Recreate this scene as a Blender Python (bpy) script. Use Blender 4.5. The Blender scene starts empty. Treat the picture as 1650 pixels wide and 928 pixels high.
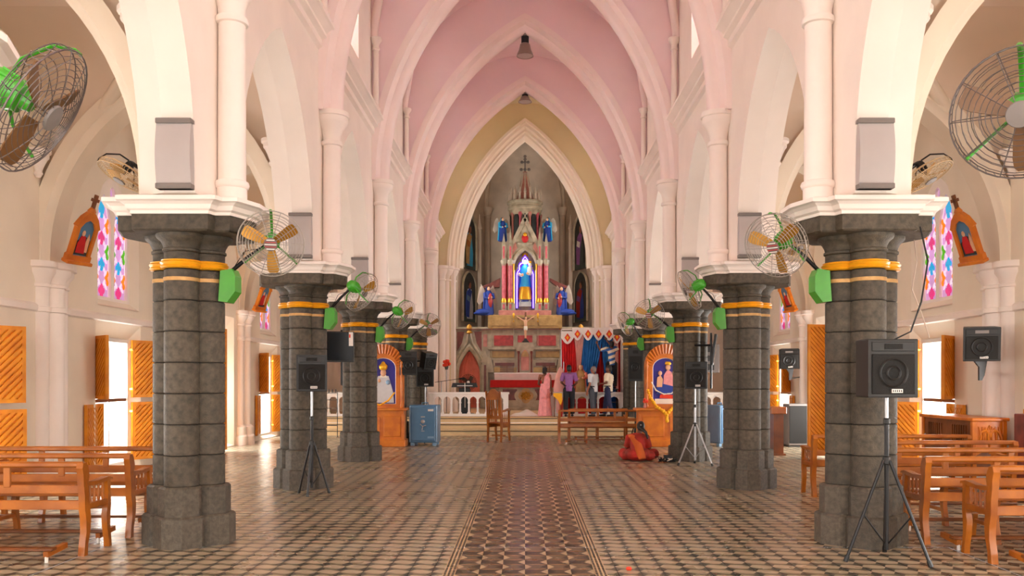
import bpy, bmesh, math, random
from math import sin, cos, pi, sqrt, atan2, radians as RAD
from mathutils import Vector, Matrix, Quaternion, geometry

random.seed(7)
scene = bpy.context.scene
COL = scene.collection

# ------------------------------------------------------------------ camera
cam_data = bpy.data.cameras.new('camera')
cam_data.sensor_width = 36.0
cam_data.lens = 36.0 * 1396.0 / 1650.0
cam_data.shift_x = -(846.0 - 825.0) / 1650.0
cam_data.shift_y = (614.0 - 464.0) / 1650.0
cam_data.clip_end = 300
cam = bpy.data.objects.new('camera', cam_data)
COL.objects.link(cam)
cam.location = (0, 0, 1.65)
cam.rotation_euler = (pi / 2, 0, 0)
scene.camera = cam

# ------------------------------------------------------------------ world, light, exposure
world = bpy.data.worlds.new('sky')
scene.world = world
world.use_nodes = True
wb = world.node_tree.nodes['Background']
wb.inputs['Color'].default_value = (1.0, 0.985, 0.96, 1)
wb.inputs['Strength'].default_value = 1.6

scene.view_settings.view_transform = 'Standard'
scene.view_settings.look = 'None'
scene.view_settings.gamma = 1.0
scene.view_settings.use_curve_mapping = False
scene.view_settings.exposure = 0.05
scene.cycles.max_bounces = 12
scene.cycles.diffuse_bounces = 8
scene.cycles.glossy_bounces = 4
scene.cycles.sample_clamp_indirect = 8.0
scene.cycles.caustics_reflective = False
scene.cycles.caustics_refractive = False

LIGHT_WEST_DOOR = 185.0
LIGHT_WEST_WINDOW = 165.0
LIGHT_DOOR = 235.0
LIGHT_AISLE_WEST = 360.0
LIGHT_AISLE_WIN = 150.0
LIGHT_CLERE = 560.0
LIGHT_APSE = 260.0
GLASS_EMIT = 0.35

BAY = 4.6
COLY = [-4.9 + BAY * i for i in range(9)]      # -4.9 -0.3 4.3 8.9 13.5 18.1 22.7 27.3 31.9
CX = 3.45                                       # column line
WX = 3.15                                       # nave wall face
AX = 3.75                                       # aisle face of the arcade wall
OX = 7.40                                       # outer wall face

def daylight(name, loc, direction, sx, sy, power, color=(1.0, 0.985, 0.955)):
    l = bpy.data.lights.new(name, 'AREA')
    l.shape = 'RECTANGLE'
    l.size, l.size_y = sx, sy
    l.energy = power
    l.color = color
    o = bpy.data.objects.new(name, l)
    COL.objects.link(o)
    o.location = loc
    o.rotation_euler = Vector(direction).to_track_quat('-Z', 'Z').to_euler()
    return o

# daylight coming in at the west door and west window behind the camera
daylight('daylight_west_door', (0, -5.1, 1.9), (0, 1, 0), 3.0, 3.6, LIGHT_WEST_DOOR)
daylight('daylight_west_window', (0, -5.1, 7.0), (0, 1, -0.05), 4.0, 4.4, LIGHT_WEST_WINDOW)
# daylight at the side doors of every bay
for i in range(0, 7):
    yc = COLY[i] + BAY / 2
    for s in (-1, 1):
        daylight('daylight_side_door', (s * 7.98, yc, 1.35), (-s, 0, 0.0), 1.3, 2.2, LIGHT_DOOR)
# daylight behind the aisle lancets, plus an added light brightening each aisle from the west
for s in (-1, 1):
    daylight('added_aisle_fill', (s * 5.6, -5.1, 3.4), (0, 1, 0.05), 1.7, 3.2, LIGHT_AISLE_WEST * (1.2 if s > 0 else 0.6))
    for i in range(0, 8):
        if i != 5:
            daylight('daylight_aisle_window', (s * 7.97, COLY[i] + BAY / 2, 4.1), (-s, 0, 0), 1.2, 1.9, LIGHT_AISLE_WIN)
# daylight behind the clerestory windows
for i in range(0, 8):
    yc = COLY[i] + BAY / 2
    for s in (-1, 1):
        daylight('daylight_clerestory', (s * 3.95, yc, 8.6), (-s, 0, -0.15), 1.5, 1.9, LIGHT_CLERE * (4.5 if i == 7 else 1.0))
# added lights outside unseen apse openings, put in to brighten the altar
for s in (-1, 1):
    daylight('added_apse_fill', (s * 3.42, 33.7, 6.3), (-s, 0, 0), 1.4, 3.4, LIGHT_APSE)

# ------------------------------------------------------------------ materials
def lin(c):
    c = c / 255.0
    return c / 12.92 if c <= 0.04045 else ((c + 0.055) / 1.055) ** 2.4
def rgb(r, g, b):
    return (lin(r), lin(g), lin(b), 1.0)

MATS = {}
def mat(name, col, rough=0.6, var=0.10, scale=6.0, bump=0.0, bscale=40.0, metal=0.0, emit=None, estr=0.0,
        col2=None, stretch=(1, 1, 1), spec=0.5, coat=0.0):
    m = bpy.data.materials.new(name)
    m.use_nodes = True
    nt = m.node_tree
    b = nt.nodes['Principled BSDF']
    b.inputs['Roughness'].default_value = rough
    b.inputs['Metallic'].default_value = metal
    b.inputs['Specular IOR Level'].default_value = spec
    b.inputs['Coat Weight'].default_value = coat
    b.inputs['Coat Roughness'].default_value = 0.12
    c = rgb(*col)
    tc = nt.nodes.new('ShaderNodeTexCoord')
    mp = nt.nodes.new('ShaderNodeMapping')
    mp.inputs['Scale'].default_value = stretch
    nt.links.new(tc.outputs['Object'], mp.inputs['Vector'])
    no = nt.nodes.new('ShaderNodeTexNoise')
    no.inputs['Scale'].default_value = scale
    no.inputs['Detail'].default_value = 4.0
    nt.links.new(mp.outputs['Vector'], no.inputs['Vector'])
    rp = nt.nodes.new('ShaderNodeValToRGB')
    rp.color_ramp.elements[0].position = 0.3
    rp.color_ramp.elements[1].position = 0.7
    if col2:
        d = rgb(*col2)
    else:
        d = tuple(x * (1 - var) for x in c[:3]) + (1,)
        c = tuple(min(1, x * (1 + var * 0.5)) for x in c[:3]) + (1,)
    rp.color_ramp.elements[0].color = d
    rp.color_ramp.elements[1].color = c
    nt.links.new(no.outputs['Fac'], rp.inputs['Fac'])
    nt.links.new(rp.outputs['Color'], b.inputs['Base Color'])
    if bump:
        n2 = nt.nodes.new('ShaderNodeTexNoise')
        n2.inputs['Scale'].default_value = bscale
        n2.inputs['Detail'].default_value = 6.0
        nt.links.new(mp.outputs['Vector'], n2.inputs['Vector'])
        bp = nt.nodes.new('ShaderNodeBump')
        bp.inputs['Strength'].default_value = bump
        bp.inputs['Distance'].default_value = 0.02
        nt.links.new(n2.outputs['Fac'], bp.inputs['Height'])
        nt.links.new(bp.outputs['Normal'], b.inputs['Normal'])
    if emit:
        b.inputs['Emission Color'].default_value = rgb(*emit)
        b.inputs['Emission Strength'].default_value = estr
    MATS[name] = m
    return m

M = MATS
def per_piece(name, lo=0.80, hi=1.15):
    # each cut block has its own tone
    nt = MATS[name].node_tree
    b = nt.nodes['Principled BSDF']
    src = b.inputs['Base Color'].links[0].from_socket
    oi = nt.nodes.new('ShaderNodeObjectInfo')
    mr = nt.nodes.new('ShaderNodeMapRange'); mr.inputs[3].default_value = lo; mr.inputs[4].default_value = hi
    nt.links.new(oi.outputs['Random'], mr.inputs[0])
    vm = nt.nodes.new('ShaderNodeVectorMath'); vm.operation = 'SCALE'
    nt.links.new(src, vm.inputs[0]); nt.links.new(mr.outputs[0], vm.inputs['Scale'])
    nt.links.new(vm.outputs[0], b.inputs['Base Color'])
mat('plaster', (240, 230, 221), 0.75, 0.05, 1.5, 0.06, 12)
mat('plaster_aisle', (238, 226, 208), 0.75, 0.05, 1.5, 0.06, 12)
mat('plaster_trim', (243, 232, 224), 0.6, 0.05, 2.0)
mat('vault_pink', (238, 214, 218), 0.75, 0.05, 0.8)
mat('vault_aisle', (232, 214, 196), 0.75, 0.05, 0.8)
mat('vault_cream', (222, 208, 168), 0.75, 0.05, 0.8)
mat('apse_grey', (206, 190, 172), 0.75, 0.18, 1.6, 0.1, 10)
mat('rib_pink', (242, 224, 220), 0.65, 0.05, 1.5)
mat('stone', (92, 82, 67), 0.62, 0.0, 18.0, 0.45, 70, col2=(60, 53, 43))
mat('stone_base', (94, 85, 72), 0.6, 0.0, 26.0, 0.45, 80, col2=(66, 59, 50))
mat('mortar', (34, 31, 28), 0.9)
per_piece('stone'); per_piece('stone_base', 0.85, 1.15)
mat('gold_paint', (232, 160, 20), 0.4, 0.12, 9, spec=0.6)
mat('tin_strap', (196, 152, 92), 0.45, 0.3, 14, metal=0.3)
mat('wood', (190, 110, 24), 0.38, 0.0, 3.0, 0.08, 30, col2=(136, 68, 8), stretch=(1, 1, 1), coat=0.25)
mat('wood_dark', (132, 72, 22), 0.38, 0.0, 3.0, 0.08, 30, col2=(92, 46, 12), coat=0.2)
mat('wood_bright', (214, 124, 20), 0.4, 0.0, 4.0, 0.1, 40, col2=(182, 90, 10), coat=0.15)
mat('shutter', (226, 146, 14), 0.5, 0.0, 4.0, 0.08, 40, col2=(202, 116, 6))
mat('shutter_back', (158, 98, 52), 0.5, 0.15, 5.0)
mat('white_paint', (238, 232, 226), 0.45, 0.05, 4)
mat('black_plastic', (26, 25, 24), 0.45, 0.1, 20)
mat('black_grille', (38, 36, 34), 0.7, 0.3, 160, 0.3, 200, spec=0.25)
mat('black_metal', (34, 33, 34), 0.35, 0.1, 8, metal=0.4)
mat('steel', (170, 170, 172), 0.3, 0.1, 10, metal=0.9)
mat('wire', (176, 168, 160), 0.4, 0.1, 10, metal=0.6)
mat('wire_dark', (104, 94, 92), 0.4, 0.1, 10, metal=0.5)
mat('wire_beige', (196, 168, 128), 0.5, 0.1, 10)
mat('fan_green', (60, 160, 32), 0.38, 0.1, 8, coat=0.3)
mat('fan_gold', (182, 132, 44), 0.35, 0.15, 8, metal=0.5)
mat('fan_brown', (112, 76, 40), 0.4, 0.15, 8)
mat('panel_grey', (178, 170, 168), 0.5, 0.06, 3)
mat('panel_dark', (120, 112, 108), 0.5, 0.06, 3)
mat('safe_blue', (78, 122, 160), 0.35, 0.08, 6, coat=0.3)
mat('safe_trim', (128, 164, 194), 0.35, 0.06, 6)
mat('step_tan', (214, 182, 134), 0.4, 0.10, 3, 0.05, 30)
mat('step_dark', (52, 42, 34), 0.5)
mat('marble', (196, 184, 160), 0.35, 0.0, 3.5, 0.05, 20, col2=(150, 138, 116))
mat('marble_ochre', (196, 160, 98), 0.35, 0.0, 5, col2=(158, 124, 70))
mat('marble_red', (196, 62, 62), 0.35, 0.0, 7, col2=(140, 34, 36))
mat('marble_pink', (206, 140, 126), 0.35, 0.0, 5, col2=(172, 102, 92))
mat('marble_maroon', (134, 66, 56), 0.35, 0.0, 6, col2=(98, 44, 38))
mat('rose_column', (214, 106, 116), 0.35, 0.0, 9, col2=(176, 70, 84))
mat('red_cloth', (190, 22, 24), 0.8, 0.15, 6)
mat('red_curtain', (206, 26, 30), 0.75, 0.15, 6)
mat('pink_curtain', (226, 124, 104), 0.8, 0.2, 3)
mat('blue_curtain', (40, 116, 186), 0.7, 0.12, 6)
mat('white_curtain', (226, 170, 160), 0.8, 0.1, 6)
mat('white_cloth', (240, 232, 226), 0.85, 0.06, 6)
mat('dark_glass', (24, 26, 30), 0.15, 0.05, 4)
mat('statue_white', (244, 238, 224), 0.5, 0.05, 6)
mat('statue_blue', (40, 170, 226), 0.5, 0.1, 6)
mat('robe_navy', (36, 66, 156), 0.6, 0.12, 8)
mat('gold', (226, 168, 44), 0.3, 0.12, 9, metal=0.6)
mat('skin', (150, 92, 66), 0.6, 0.08, 8)
mat('skin_dark', (112, 66, 46), 0.6, 0.08, 8)
mat('skin_pale', (226, 176, 140), 0.6, 0.06, 8)
mat('hair', (22, 17, 15), 0.5, 0.1, 20)
mat('hair_grey', (128, 116, 108), 0.6, 0.15, 30)
mat('saree_pink', (238, 156, 158), 0.75, 0.15, 12)
mat('shirt_purple', (150, 96, 158), 0.8, 0.12, 14)
mat('shirt_pale', (206, 208, 212), 0.8, 0.06, 10)
mat('shirt_cream', (226, 212, 186), 0.8, 0.06, 10)
mat('shirt_stripe_blue', (50, 100, 170), 0.8, 0.06, 10)
mat('trouser_black', (26, 24, 30), 0.8, 0.1, 10)
mat('trouser_grey', (70, 74, 84), 0.8, 0.1, 10)
mat('jean_blue', (36, 40, 74), 0.8, 0.15, 14)
mat('saree_red', (190, 34, 24), 0.75, 0.0, 5, col2=(120, 34, 14))
mat('saree_orange', (196, 88, 20), 0.75, 0.15, 6)
mat('garland', (246, 178, 20), 0.7, 0.2, 30)
mat('flower_red', (226, 62, 30), 0.7, 0.2, 30)
mat('paint_blue_dark', (40, 30, 140), 0.4, 0.15, 4)
mat('canvas_dark', (52, 54, 50), 0.5, 0.0, 4, col2=(26, 28, 27))
mat('canvas_green', (70, 84, 76), 0.6, 0.2, 6)
mat('rope_white', (232, 226, 214), 0.8)
mat('cable', (26, 24, 24), 0.6)
mat('cable_white', (206, 186, 170), 0.6)
mat('neon_violet', (92, 10, 220), 0.4, 0.0, emit=(84, 10, 226), estr=1.1)
mat('neon_white', (250, 244, 255), 0.4, 0.0, emit=(250, 240, 255), estr=1.0)
mat('niche_red', (196, 24, 28), 0.6, 0.1, 6)
mat('lamp_metal', (150, 132, 122), 0.35, 0.1, 6, metal=0.5)
mat('lamp_glass', (176, 160, 150), 0.3, 0.05, 6)
GL = {}
for k, c in dict(cyan=(20, 190, 240), orange=(255, 150, 10), magenta=(232, 60, 150), green=(90, 200, 20),
                 white=(248, 236, 250), lilac=(206, 166, 210), clear=(242, 230, 228), blue=(40, 110, 220)).items():
    g = GL[k] = mat('glass_' + k, c, 0.2, 0.04, 5, emit=c, estr=GLASS_EMIT)
    nt = g.node_tree
    tl_ = nt.nodes.new('ShaderNodeBsdfTranslucent'); tl_.inputs['Color'].default_value = rgb(*c)
    mx = nt.nodes.new('ShaderNodeMixShader'); mx.inputs[0].default_value = 0.7 if k == 'clear' else 0.14
    nt.links.new(nt.nodes['Principled BSDF'].outputs[0], mx.inputs[1]); nt.links.new(tl_.outputs[0], mx.inputs[2])
    nt.links.new(mx.outputs[0], nt.nodes['Material Output'].inputs['Surface'])

# ------------------------------------------------------------------ mesh builder
class MB:
    def __init__(s):
        s.v, s.f, s.m = [], [], []
        s.cur = 0
    def add(s, vs, fs):
        o = len(s.v)
        s.v.extend([tuple(p) for p in vs])
        for f in fs:
            s.f.append([i + o for i in f])
            s.m.append(s.cur)
        return s
    def box(s, c, d, rot=None, bev=0.0):
        hx, hy, hz = d[0] / 2, d[1] / 2, d[2] / 2
        if bev and bev < min(hx, hy, hz):
            b = bev
            vs, fs, idx = [], [], {}
            for sx in (-1, 1):
                for sy in (-1, 1):
                    for sz in (-1, 1):
                        for ax in range(3):
                            p = [sx * hx, sy * hy, sz * hz]
                            for k in range(3):
                                if k != ax:
                                    p[k] -= (sx, sy, sz)[k] * b
                            idx[(sx, sy, sz, ax)] = len(vs)
                            vs.append(p)
            for ax in range(3):
                o1, o2 = [k for k in range(3) if k != ax]
                for sg in (-1, 1):
                    q = []
                    for (a, bb) in ((-1, -1), (1, -1), (1, 1), (-1, 1)):
                        t = [0, 0, 0]; t[ax] = sg; t[o1] = a; t[o2] = bb
                        q.append(idx[(t[0], t[1], t[2], ax)])
                    flip = (sg > 0) ^ (ax == 1)
                    fs.append(q if flip else q[::-1])
            for ax in range(3):
                o1, o2 = [k for k in range(3) if k != ax]
                for a in (-1, 1):
                    for bb in (-1, 1):
                        q = []
                        for sg, axx in ((-1, o1), (1, o1), (1, o2), (-1, o2)):
                            t = [0, 0, 0]; t[ax] = sg; t[o1] = a; t[o2] = bb
                            q.append(idx[(t[0], t[1], t[2], axx)])
                        fs.append(q)
            for sx in (-1, 1):
                for sy in (-1, 1):
                    for sz in (-1, 1):
                        fs.append([idx[(sx, sy, sz, k)] for k in range(3)])
        else:
            vs = [(-hx, -hy, -hz), (hx, -hy, -hz), (hx, hy, -hz), (-hx, hy, -hz), (-hx, -hy, hz), (hx, -hy, hz), (hx, hy, hz), (-hx, hy, hz)]
            fs = [(0, 3, 2, 1), (4, 5, 6, 7), (0, 1, 5, 4), (1, 2, 6, 5), (2, 3, 7, 6), (3, 0, 4, 7)]
        R = rot if rot is not None else None
        out = []
        for p in vs:
            q = Vector(p)
            if R is not None:
                q = R @ q
            out.append(q + Vector(c))
        return s.add(out, fs)
    def bar(s, p0, p1, w, h, up=(0, 0, 1), bev=0.0):
        p0, p1 = Vector(p0), Vector(p1)
        d = p1 - p0
        L = d.length
        z = d.normalized()
        u = Vector(up)
        if abs(z.dot(u)) > 0.98:
            u = Vector((0, 1, 0))
        x = u.cross(z).normalized()
        y = z.cross(x)
        R = Matrix((x, y, z)).transposed()
        return s.box((p0 + p1) / 2, (w, h, L), R, bev)
    def tube(s, pts, r, n=8, closed=False, cap=True, flat=1.0):
        pts = [Vector(p) for p in pts]
        rs = r if isinstance(r, (list, tuple)) else [r] * len(pts)
        N = len(pts)
        vs, fs = [], []
        prev = None
        for i, p in enumerate(pts):
            if closed:
                t = pts[(i + 1) % N] - pts[i - 1]
            else:
                t = pts[min(i + 1, N - 1)] - pts[max(i - 1, 0)]
            t.normalize()
            if prev is None:
                a = Vector((0, 0, 1)) if abs(t.z) < 0.9 else Vector((1, 0, 0))
                x = a.cross(t).normalized()
            else:
                x = prev - t * prev.dot(t)
                if x.length < 1e-6:
                    a = Vector((0, 0, 1)) if abs(t.z) < 0.9 else Vector((1, 0, 0))
                    x = a.cross(t)
                x.normalize()
            y = t.cross(x)
            prev = x
            for k in range(n):
                a = 2 * pi * k / n
                vs.append(p + (x * cos(a) + y * sin(a) * flat) * rs[i])
        M_ = N if closed else N - 1
        for i in range(M_):
            for k in range(n):
                a, b = i * n + k, i * n + (k + 1) % n
                j = (i + 1) % N
                c, d = j * n + (k + 1) % n, j * n + k
                fs.append((a, b, c, d))
        if cap and not closed:
            fs.append(tuple(range(n - 1, -1, -1)))
            fs.append(tuple(range((N - 1) * n, N * n)))
        return s.add(vs, fs)
    def cyl(s, p0, p1, r0, r1=None, n=16):
        return s.tube([p0, p1], [r0, r0 if r1 is None else r1], n)
    def lathe(s, prof, c=(0, 0, 0), n=20, sx=1.0, sy=1.0, rot=None, a0=0.0):
        vs, fs = [], []
        for (r, z) in prof:
            for k in range(n):
                a = a0 + 2 * pi * k / n
                q = Vector((r * cos(a) * sx, r * sin(a) * sy, z))
                if rot is not None:
                    q = rot @ q
                vs.append(q + Vector(c))
        P = len(prof)
        for i in range(P - 1):
            for k in range(n):
                fs.append((i * n + k, i * n + (k + 1) % n, (i + 1) * n + (k + 1) % n, (i + 1) * n + k))
        if prof[0][0] > 1e-6:
            fs.append(tuple(range(n - 1, -1, -1)))
        if prof[-1][0] > 1e-6:
            fs.append(tuple(range((P - 1) * n, P * n)))
        return s.add(vs, fs)
    def sphere(s, c, r, n=14, m=8, rot=None):
        rr = r if isinstance(r, (list, tuple)) else (r, r, r)
        vs, fs = [], []
        for i in range(m + 1):
            t = pi * i / m
            for k in range(n):
                a = 2 * pi * k / n
                q = Vector((rr[0] * sin(t) * cos(a), rr[1] * sin(t) * sin(a), rr[2] * cos(t)))
                if rot is not None:
                    q = rot @ q
                vs.append(q + Vector(c))
        for i in range(m):
            for k in range(n):
                fs.append((i * n + k, (i + 1) * n + k, (i + 1) * n + (k + 1) % n, i * n + (k + 1) % n))
        return s.add(vs, fs)
    def loft(s, rings, cap=True, closed=True):
        n = len(rings[0])
        vs = [p for r in rings for p in r]
        fs = []
        for i in range(len(rings) - 1):
            for k in range(n if closed else n - 1):
                fs.append((i * n + k, i * n + (k + 1) % n, (i + 1) * n + (k + 1) % n, (i + 1) * n + k))
        if cap:
            fs.append(tuple(range(n - 1, -1, -1)))
            fs.append(tuple(range((len(rings) - 1) * n, len(rings) * n)))
        return s.add(vs, fs)
    def prism(s, poly, d0, d1, axis='Z', org=(0, 0, 0), rot=None):
        """extrude a 2-D polygon; axis Y: poly is (x,z); X: (y,z); Z: (x,y)"""
        def P(p, d):
            q = Vector((p[0], d, p[1])) if axis == 'Y' else Vector((d, p[0], p[1])) if axis == 'X' else Vector((p[0], p[1], d))
            if rot is not None:
                q = rot @ q
            return q + Vector(org)
        n = len(poly)
        vs = [P(p, d0) for p in poly] + [P(p, d1) for p in poly]
        fs = [(k, (k + 1) % n, n + (k + 1) % n, n + k) for k in range(n)]
        tr = geometry.tessellate_polygon([[Vector((p[0], p[1], 0)) for p in poly]])
        for t in tr:
            fs.append(tuple(t)); fs.append(tuple(n + i for i in reversed(t)))
        return s.add(vs, fs)
    def shell(s, outer, holes=(), axis='X'):
        """outer: list of (d, pts) rings from front to back; holes: each a list of (d, pts) rings"""
        def P(p, d):
            return (d, p[0], p[1]) if axis == 'X' else (p[0], d, p[1]) if axis == 'Y' else (p[0], p[1], d)
        for end in (0, -1):
            loops = [outer[end][1]] + [h[end][1] for h in holes]
            ds = [outer[end][0]] + [h[end][0] for h in holes]
            pts, tl = [], []
            for lp, d in zip(loops, ds):
                tl.append([Vector((p[0], p[1], 0)) for p in lp])
                pts.extend(P(p, d) for p in lp)
            s.add(pts, [tuple(t) for t in geometry.tessellate_polygon(tl)])
        for rings in [outer] + list(holes):
            for (d0, a), (d1, b) in zip(rings, rings[1:]):
                n = len(a)
                s.add([P(p, d0) for p in a] + [P(p, d1) for p in b], [(k, (k + 1) % n, n + (k + 1) % n, n + k) for k in range(n)])
        return s
    def mesh(s, name, mats, smooth=None):
        me = bpy.data.meshes.new(name)
        me.from_pydata(s.v, [], s.f)
        bm = bmesh.new(); bm.from_mesh(me)
        bmesh.ops.recalc_face_normals(bm, faces=bm.faces)
        bm.to_mesh(me); bm.free()
        if not isinstance(mats, (list, tuple)):
            mats = [mats]
        for m in mats:
            me.materials.append(MATS[m] if isinstance(m, str) else m)
        if len(mats) > 1:
            me.polygons.foreach_set('material_index', s.m)
        if smooth is not None:
            me.shade_smooth()
            me.set_sharp_from_angle(angle=RAD(smooth))
        me.update()
        return me
    def build(s, name, mats, parent=None, smooth=35, loc=None, rot=None):
        return link(name, s.mesh(name, mats, smooth), parent, loc, rot)

def link(name, me, parent=None, loc=None, rot=None):
    o = bpy.data.objects.new(name, me)
    COL.objects.link(o)
    if parent is not None:
        o.parent = parent
    if loc is not None:
        o.location = loc
    if rot is not None:
        o.rotation_euler = rot
    return o
def tag(o, label=None, cat=None, group=None, kind=None):
    if label: o['label'] = label
    if cat: o['category'] = cat
    if group: o['group'] = group
    if kind: o['kind'] = kind
    return o
def thing(name, label, cat, loc=(0, 0, 0), rz=0.0, group=None, kind=None):
    o = bpy.data.objects.new(name, None)
    o.empty_display_size = 0.1
    COL.objects.link(o)
    o.location = loc
    o.rotation_euler = (0, 0, rz)
    return tag(o, label, cat, group, kind)
def dup(root, loc, rz=None, label=None, rot=None):
    def cp(o, parent):
        c = o.copy(); COL.objects.link(c); c.parent = parent
        for ch in [x for x in KIDS.get(o.name, [])]:
            cp(ch, c)
        return c
    KIDS = {}
    for o in bpy.data.objects:
        if o.parent is not None:
            KIDS.setdefault(o.parent.name, []).append(o)
    c = cp(root, root.parent)
    c.location = loc
    if rz is not None: c.rotation_euler = (0, 0, rz)
    if rot is not None: c.rotation_euler = rot
    if label: c['label'] = label
    return c

# ------------------------------------------------------------------ arch geometry
def lancet_R(half, h):
    return (half * half + h * h) / (2 * half)
def lancet(c, half, z0, h, n=14, off=0.0):
    """points of a pointed arch from one springing to the other, offset outward by off"""
    R = lancet_R(half, h)
    Ro = R + off
    k = R - half                       # centre of an arc lies k past the middle
    aend = math.acos(max(-1, min(1, k / Ro)))
    pts = []
    for i in range(n + 1):
        a = aend * i / n
        pts.append((c - (Ro * cos(a) - k), z0 + Ro * sin(a)))
    return pts + [(2 * c - x, z) for (x, z) in reversed(pts[:-1])]
def lancet_z(x, half, z0, h):
    R = lancet_R(half, h)
    t = R - half + abs(x)
    return z0 + sqrt(max(0.0, R * R - t * t))
def lancet_x(z, half, z0, h):
    R = lancet_R(half, h)
    if z <= z0: return half
    return max(0.0, sqrt(max(0, R * R - (z - z0) ** 2)) - (R - half))
def arch_sweep(mb, c, half, z0, h, prof, axis='Y', d=0.0, n=14, leg=0.0):
    rows = []
    for (o, dd) in prof:
        p = lancet(c, half, z0, h, n, o)
        if leg:
            p = [(p[0][0], z0 - leg)] + p + [(p[-1][0], z0 - leg)]
        rows.append([(x, d + dd, z) if axis == 'Y' else (d + dd, x, z) for (x, z) in p])
    mb.loft(rows, cap=False, closed=False)
    return mb

def quatrefoil(a, r, n=64, z=0.0, rot=0.0):
    out = []
    for k in range(n):
        t = 2 * pi * k / n
        best = 0
        for l in range(4):
            dl = t - l * pi / 2
            q = r * r - (a * sin(dl)) ** 2
            if q >= 0:
                best = max(best, a * cos(dl) + sqrt(q))
        out.append((best * cos(t), best * sin(t), z))
    return out
# ================================================================== FLOOR
TILE = 0.2
def floor_material():
    m = bpy.data.materials.new('floor_tiles')
    m.use_nodes = True
    nt = m.node_tree
    N, L = nt.nodes, nt.links
    b = N['Principled BSDF']
    geo = N.new('ShaderNodeNewGeometry')
    sep = N.new('ShaderNodeSeparateXYZ')
    L.new(geo.outputs['Position'], sep.inputs[0])
    def val(x):
        return x
    def op(o, a, b_=None, c_=None):
        n = N.new('ShaderNodeMath'); n.operation = o
        for i, q in enumerate((a, b_, c_)):
            if q is None: continue
            if isinstance(q, (int, float)): n.inputs[i].default_value = q
            else: L.new(q, n.inputs[i])
        return n.outputs[0]
    def mix(f, a, b_):
        n = N.new('ShaderNodeMix'); n.data_type = 'RGBA'
        L.new(f, n.inputs[0])
        for i, q in ((6, a), (7, b_)):
            if isinstance(q, tuple): n.inputs[i].default_value = q
            else: L.new(q, n.inputs[i])
        return n.outputs[2]
    X, Y = sep.outputs[0], sep.outputs[1]
    u = op('DIVIDE', X, TILE); v = op('DIVIDE', Y, TILE)
    fu = op('FRACT', u); fv = op('FRACT', v)
    row = op('FLOOR', v)
    par = op('MODULO', op('ABSOLUTE', op('ADD', row, op('FLOOR', u))), 2.0)      # 0/1 chequer parity
    rpar = op('MODULO', op('ABSOLUTE', row), 2.0)
    # --- side field: tumbling rhombi
    LIGHT, MID, DARK = rgb(184, 168, 142), rgb(122, 111, 88), rgb(72, 69, 60)
    cu = op('ABSOLUTE', op('SUBTRACT', fu, 0.5))          # 0 centre .. 0.5 edge
    slant = op('MULTIPLY', op('SUBTRACT', fu, 0.5), 0.34)
    vv = op('FRACT', op('ADD', fv, slant))
    band = op('LESS_THAN', op('ABSOLUTE', op('SUBTRACT', vv, 0.5)), op('SUBTRACT', 0.36, op('MULTIPLY', cu, 0.30)))
    cv = op('ABSOLUTE', op('SUBTRACT', fv, 0.5))
    dia = op('LESS_THAN', op('ADD', op('DIVIDE', op('SUBTRACT', 0.5, cu), 0.25), op('DIVIDE', op('SUBTRACT', 0.5, cv), 0.46)), 1.0)
    field = mix(band, MID, LIGHT)
    field = mix(dia, field, DARK)
    # --- centre aisle: facing triangles
    AL, AM, AD, AB = rgb(196, 172, 138), rgb(114, 97, 76), rgb(46, 41, 34), rgb(82, 69, 54)
    tl = op('LESS_THAN', fu, op('MULTIPLY', op('SUBTRACT', 0.5, cv), 0.62))
    tr = op('LESS_THAN', op('SUBTRACT', 1.0, fu), op('MULTIPLY', op('SUBTRACT', 0.5, cv), 0.62))
    lens = op('LESS_THAN', op('SUBTRACT', 0.5, cv), op('MULTIPLY', op('SUBTRACT', 0.5, cu), 0.22))
    ctr = mix(rpar, AM, AB)
    ctr = mix(lens, ctr, rgb(150, 112, 78))
    edgeL = mix(rpar, AL, AD); edgeR = mix(rpar, AD, AL)
    aisle = mix(tl, ctr, edgeL)
    aisle = mix(tr, aisle, edgeR)
    # --- border stripes
    ax = op('ABSOLUTE', X)
    st = op('DIVIDE', op('SUBTRACT', ax, 0.6), 0.104)      # 0..1 across the border
    seg = op('FRACT', op('MULTIPLY', st, 3.0))
    line = op('GREATER_THAN', op('ABSOLUTE', op('SUBTRACT', seg, 0.5)), 0.28)
    dash = op('GREATER_THAN', op('FRACT', op('MULTIPLY', Y, 10.0)), 0.5)
    inner = mix(dash, rgb(40, 36, 31), rgb(112, 94, 72))
    border = mix(line, inner, rgb(206, 178, 138))
    in_aisle = op('LESS_THAN', ax, 0.6)
    in_border = op('MULTIPLY', op('LESS_THAN', ax, 0.704), op('GREATER_THAN', ax, 0.5999))
    col = mix(in_aisle, field, aisle)
    col = mix(in_border, col, border)
    # wear
    no = N.new('ShaderNodeTexNoise'); no.inputs['Scale'].default_value = 1.3; no.inputs['Detail'].default_value = 5
    L.new(geo.outputs['Position'], no.inputs['Vector'])
    wear = N.new('ShaderNodeMix'); wear.data_type = 'RGBA'; wear.blend_type = 'MULTIPLY'
    wear.inputs[0].default_value = 0.45
    cr = N.new('ShaderNodeValToRGB')
    cr.color_ramp.elements[0].color = (0.62, 0.6, 0.55, 1); cr.color_ramp.elements[1].color = (1, 1, 1, 1)
    cr.color_ramp.elements[0].position = 0.35; cr.color_ramp.elements[1].position = 0.62
    L.new(no.outputs['Fac'], cr.inputs[0]); L.new(col, wear.inputs[6]); L.new(cr.outputs[0], wear.inputs[7])
    L.new(wear.outputs[2], b.inputs['Base Color'])
    rr = N.new('ShaderNodeMapRange'); rr.inputs[3].default_value = 0.20; rr.inputs[4].default_value = 0.36
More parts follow.
